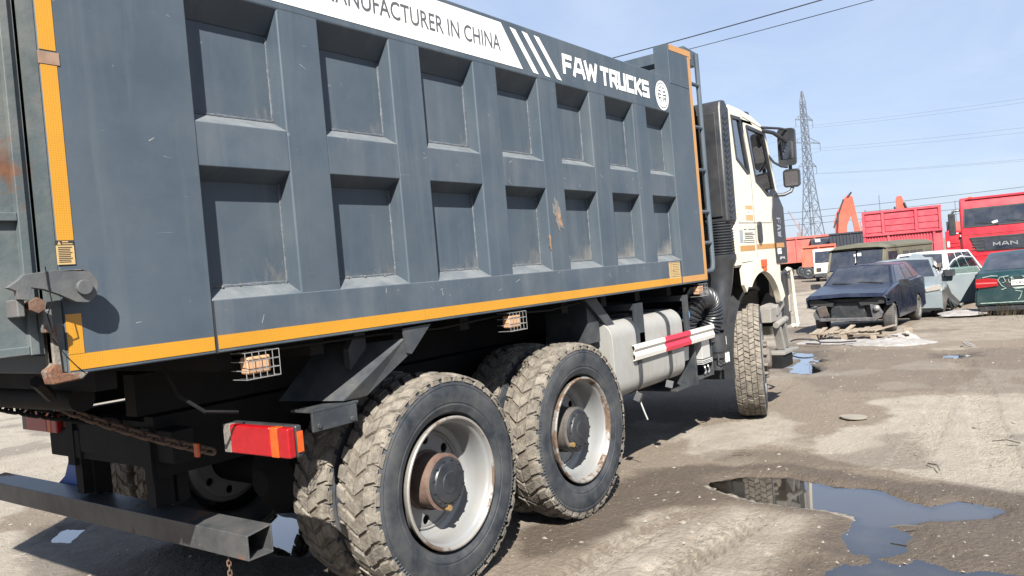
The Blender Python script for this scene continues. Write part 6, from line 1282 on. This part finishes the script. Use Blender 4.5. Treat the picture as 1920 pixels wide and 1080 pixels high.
q = MB().cyl((0,0,0),(0,0,11.5),0.07,6); q.cyl((-0.5,0,10.4),(0.5,0,10.4),0.04,5); tag(obj('radio_mast', q, M_pylon, loc=(163.1,32.1,-0.7)), 'thin bare mast rising behind the tall red body', 'mast')
q = MB().cyl((0,0,0),(0,0,9.6),0.08,6); q.bar((-0.2,-0.9,7.6),(0.2,0.9,7.6),0.09); q.bar((-0.2,-0.7,6.9),(0.2,0.7,6.9),0.09); tag(obj('power_pole', q, M_pylon, loc=(183.1,21.9,-0.7)), 'far power pole with two crossbars, left of the red lorry mirror', 'pole')
# ------------------------------------------------------------------ pallet, snow, litter
pl = thing('broken_pallet', 'broken wooden pallet lying on snow in front of the navy car', 'pallet', (14.72, 3.62, 0.02))
rnd = random.Random(77)
for y in (0.54, 0.05, -0.44):
    for x in (0.05, 0.5): 
        obj('block', MB().obox((x, y+rnd.uniform(-.02,.02), 0.055), (0.12, 0.10, 0.095), (0, 0, rnd.uniform(-.15,.15))), M_wood, pl, bevel=0.006)
for x in (0.05, 0.5): obj('stringer', MB().obox((x, 0.05, 0.116), (0.10, 1.18, 0.022), (0.02, 0, rnd.uniform(-.03,.03))), M_wood, pl)
for k in range(12):
    y = 0.58 - k*0.105; L_ = rnd.uniform(0.5, 0.95) if k < 7 else rnd.uniform(0.3, 0.7)
    obj('slat', MB().obox((L_/2 - 0.02, y, 0.142 + (0.01 if k % 2 else 0) + (0.02 if k > 7 else 0)), (L_, 0.082, 0.018), (rnd.uniform(-.08,.08), rnd.uniform(-.10,.02), rnd.uniform(-.10,.10) - (0.25 if k > 8 else 0))), M_wood, pl)
for (x, y, z, s, r_) in ((0.35,-0.95,0.10,(0.16,0.14,0.11),(0,0,.2)), (-0.05,-0.75,0.05,(0.5,0.09,0.02),(0.1,-0.1,1.2)), (0.02,-0.68,0.09,(0.4,0.08,0.02),(0,0.15,1.4)), (0.15,-0.9,0.07,(0.3,0.07,0.02),(0.2,0.1,0.8))): obj('broken_board', MB().obox((x,y,z), s, r_), M_wood, pl)
def mound(name, cx, cy, rx, ry, hgt, seed, m_, rot=0.0, nr=14, na=44):
    vs = [(0,0,hgt)]; fs = []; r_ = random.Random(seed); off = r_.random()*50
    for i in range(1, nr+1):
        for k in range(na):
            a = 2*PI*k/na; t = i/nr; wv = 0.75 + 0.5*float(fbm(np.array(math.cos(a)*1.6+off), np.array(math.sin(a)*1.6+off), seed, 4)); x, y = rx*t*wv*math.cos(a), ry*t*wv*math.sin(a)
            n_ = float(fbm(np.array(x*9+off), np.array(y*9), seed+3, 3)); vs.append((x, y, hgt*(1-t*t)*(0.35+1.3*n_) - 0.015*(t > 0.98)))
    for k in range(na): fs.append((0, 1+k, 1+(k+1)%na))
    for i in range(nr-1):
        for k in range(na): fs.append((1+i*na+k, 1+(i+1)*na+k, 1+(i+1)*na+(k+1)%na, 1+i*na+(k+1)%na))
    return obj(name, MB().add(vs, fs), m_, None, loc=(cx,cy,0.0), rot=(0,0,rot), sharp=80)
for nm_, a_ in (('snow_patch', (14.72,3.65,0.42,0.85,0.035,3)), ('snow_patch', (14.35,2.80,0.42,0.72,0.07,5)), ('snow_patch', (14.9,2.75,0.18,0.30,0.13,8)), ('snow_patch', (19.9,2.35,0.8,0.55,0.05,11))):
    o = mound(nm_, *a_[:5], a_[5], M_snow); o['kind'] = 'stuff'
tag(obj('wire_loop', MB().tube([(14.0+0.03*math.sin(3*t), 4.15+0.28*math.cos(t), 0.05+0.09*max(0,math.sin(t))) for t in np.linspace(-0.6, 4.6, 24)], 0.013, 6).tube([(14.2,3.92,0.05),(14.25,3.6,0.04),(14.3,3.35,0.05)], 0.012, 6), M_cable), 'black hose looped in the puddle left of the pallet', 'hose')
tag(obj('round_lid', MB().lathe([(0,0.0),(0.12,0.004),(0.125,0.0),(0.125,-0.012),(0,-0.012)], 28), mat('dusty_lid', (0.17,0.155,0.13), 0.8), loc=(8.1,1.98,0.012), rot=(-PI/2+0.04, 0.03, 0.3), org=(0,0,0)), 'flat round dusty lid lying on the bare ground in the open yard', 'lid')
tag(obj('plastic_ring', MB().tube([(0.09*math.cos(t), 0.07*math.sin(t), 0.035+0.03*math.sin(t)) for t in np.linspace(0, 2*PI, 20)[:-1]], 0.014, 6, closed=True), M_stepgrey, loc=(13.7,1.6,0.0)), 'pale plastic ring lying beyond the yard puddles on the right', 'litter')
for nm_, p_, r_, l_, lab in (('twig', (6.30,0.98), 0.3, 0.22, 'short dark twig on the pale dry ground at right'), ('twig', (7.3,0.55), 1.2, 0.2, 'thin stick lying near the right edge on pale ground'), ('twig', (4.95,1.06), -1.3, 0.16, 'small black stick lying in the shallow puddle'), ('twig', (6.4,2.4), 1.5, 0.16, 'little dark stick left of the large puddle')):
    x, y = p_; tag(obj(nm_, MB().tube([(x,y,0.022),(x+l_/2*math.cos(r_),y+l_/2*math.sin(r_),0.035),(x+l_*math.cos(r_+.2),y+l_*math.sin(r_+.2),0.02)], 0.005, 5), mat('dark_twig', (0.06,0.05,0.04), 0.9) if 'dark_twig' not in bpy.data.materials else bpy.data.materials['dark_twig']), lab, 'stick')
def ground_h(x, y):
    r_ = math.hypot(x, y); a = math.atan2(y, x) - ang0
    i = int(np.searchsorted(rad, r_)); j = int(round((a - fine[0]) / (fine[1]-fine[0]))); 
    return float(H[min(i, NR-1), max(0, min(len(fine)-1, j))])
q = MB(); rnd = np.random.RandomState(4)
for k in range(5200):
    r_ = 2.5 + 14*rnd.rand()**1.6; a = ang0 + math.radians(rnd.uniform(-38, 36)); x, y = r_*math.cos(a), r_*math.sin(a)
    s_ = 0.003 + 0.016*rnd.rand()**6 + 0.0005*r_; z = ground_h(x, y)
    if z < LEVEL - 0.004: continue
    ax, ay, az = s_*rnd.uniform(.7,1.5), s_*rnd.uniform(.6,1.2), s_*rnd.uniform(.4,.8); c_, sn = math.cos(rnd.rand()*6), math.sin(rnd.rand()*6)
    q.add([(x+ax*c_, y+ax*sn, z), (x-ay*sn, y+ay*c_, z+az*.2), (x-ax*c_, y-ax*sn, z), (x+ay*sn, y-ay*c_, z+az*.1), (x+ax*.2, y, z+az)], [(0,1,4),(1,2,4),(2,3,4),(3,0,4)])
pb = obj('pebbles', q, M_stone, sharp=20); pb['kind'] = 'stuff'
q = MB(); rnd = random.Random(9)
for cx, cy, n, sp, hh in ((19.3,1.55,60,0.35,0.32),(19.1,1.1,50,0.45,0.22),(18.9,0.6,50,0.4,0.2),(19.3,1.9,26,0.2,0.2),(18.4,1.2,36,0.8,0.08)):
    for k in range(n):
        x, y = cx + rnd.gauss(0, sp*.5), cy + rnd.gauss(0, sp*.5); h_ = hh*rnd.uniform(.4,1); lx, ly = rnd.uniform(-.5,.5)*h_, rnd.uniform(-.5,.5)*h_; w_ = 0.006
        q.add([(x-w_,y-w_,-0.02),(x+w_,y+w_,-0.02),(x+lx*.5+w_*.6,y+ly*.5,h_*.65),(x+lx*.5-w_*.6,y+ly*.5,h_*.65),(x+lx,y+ly,h_)], [(0,1,2,3),(3,2,4)])
gr = obj('dry_grass', q, M_straw); gr['kind'] = 'stuff'
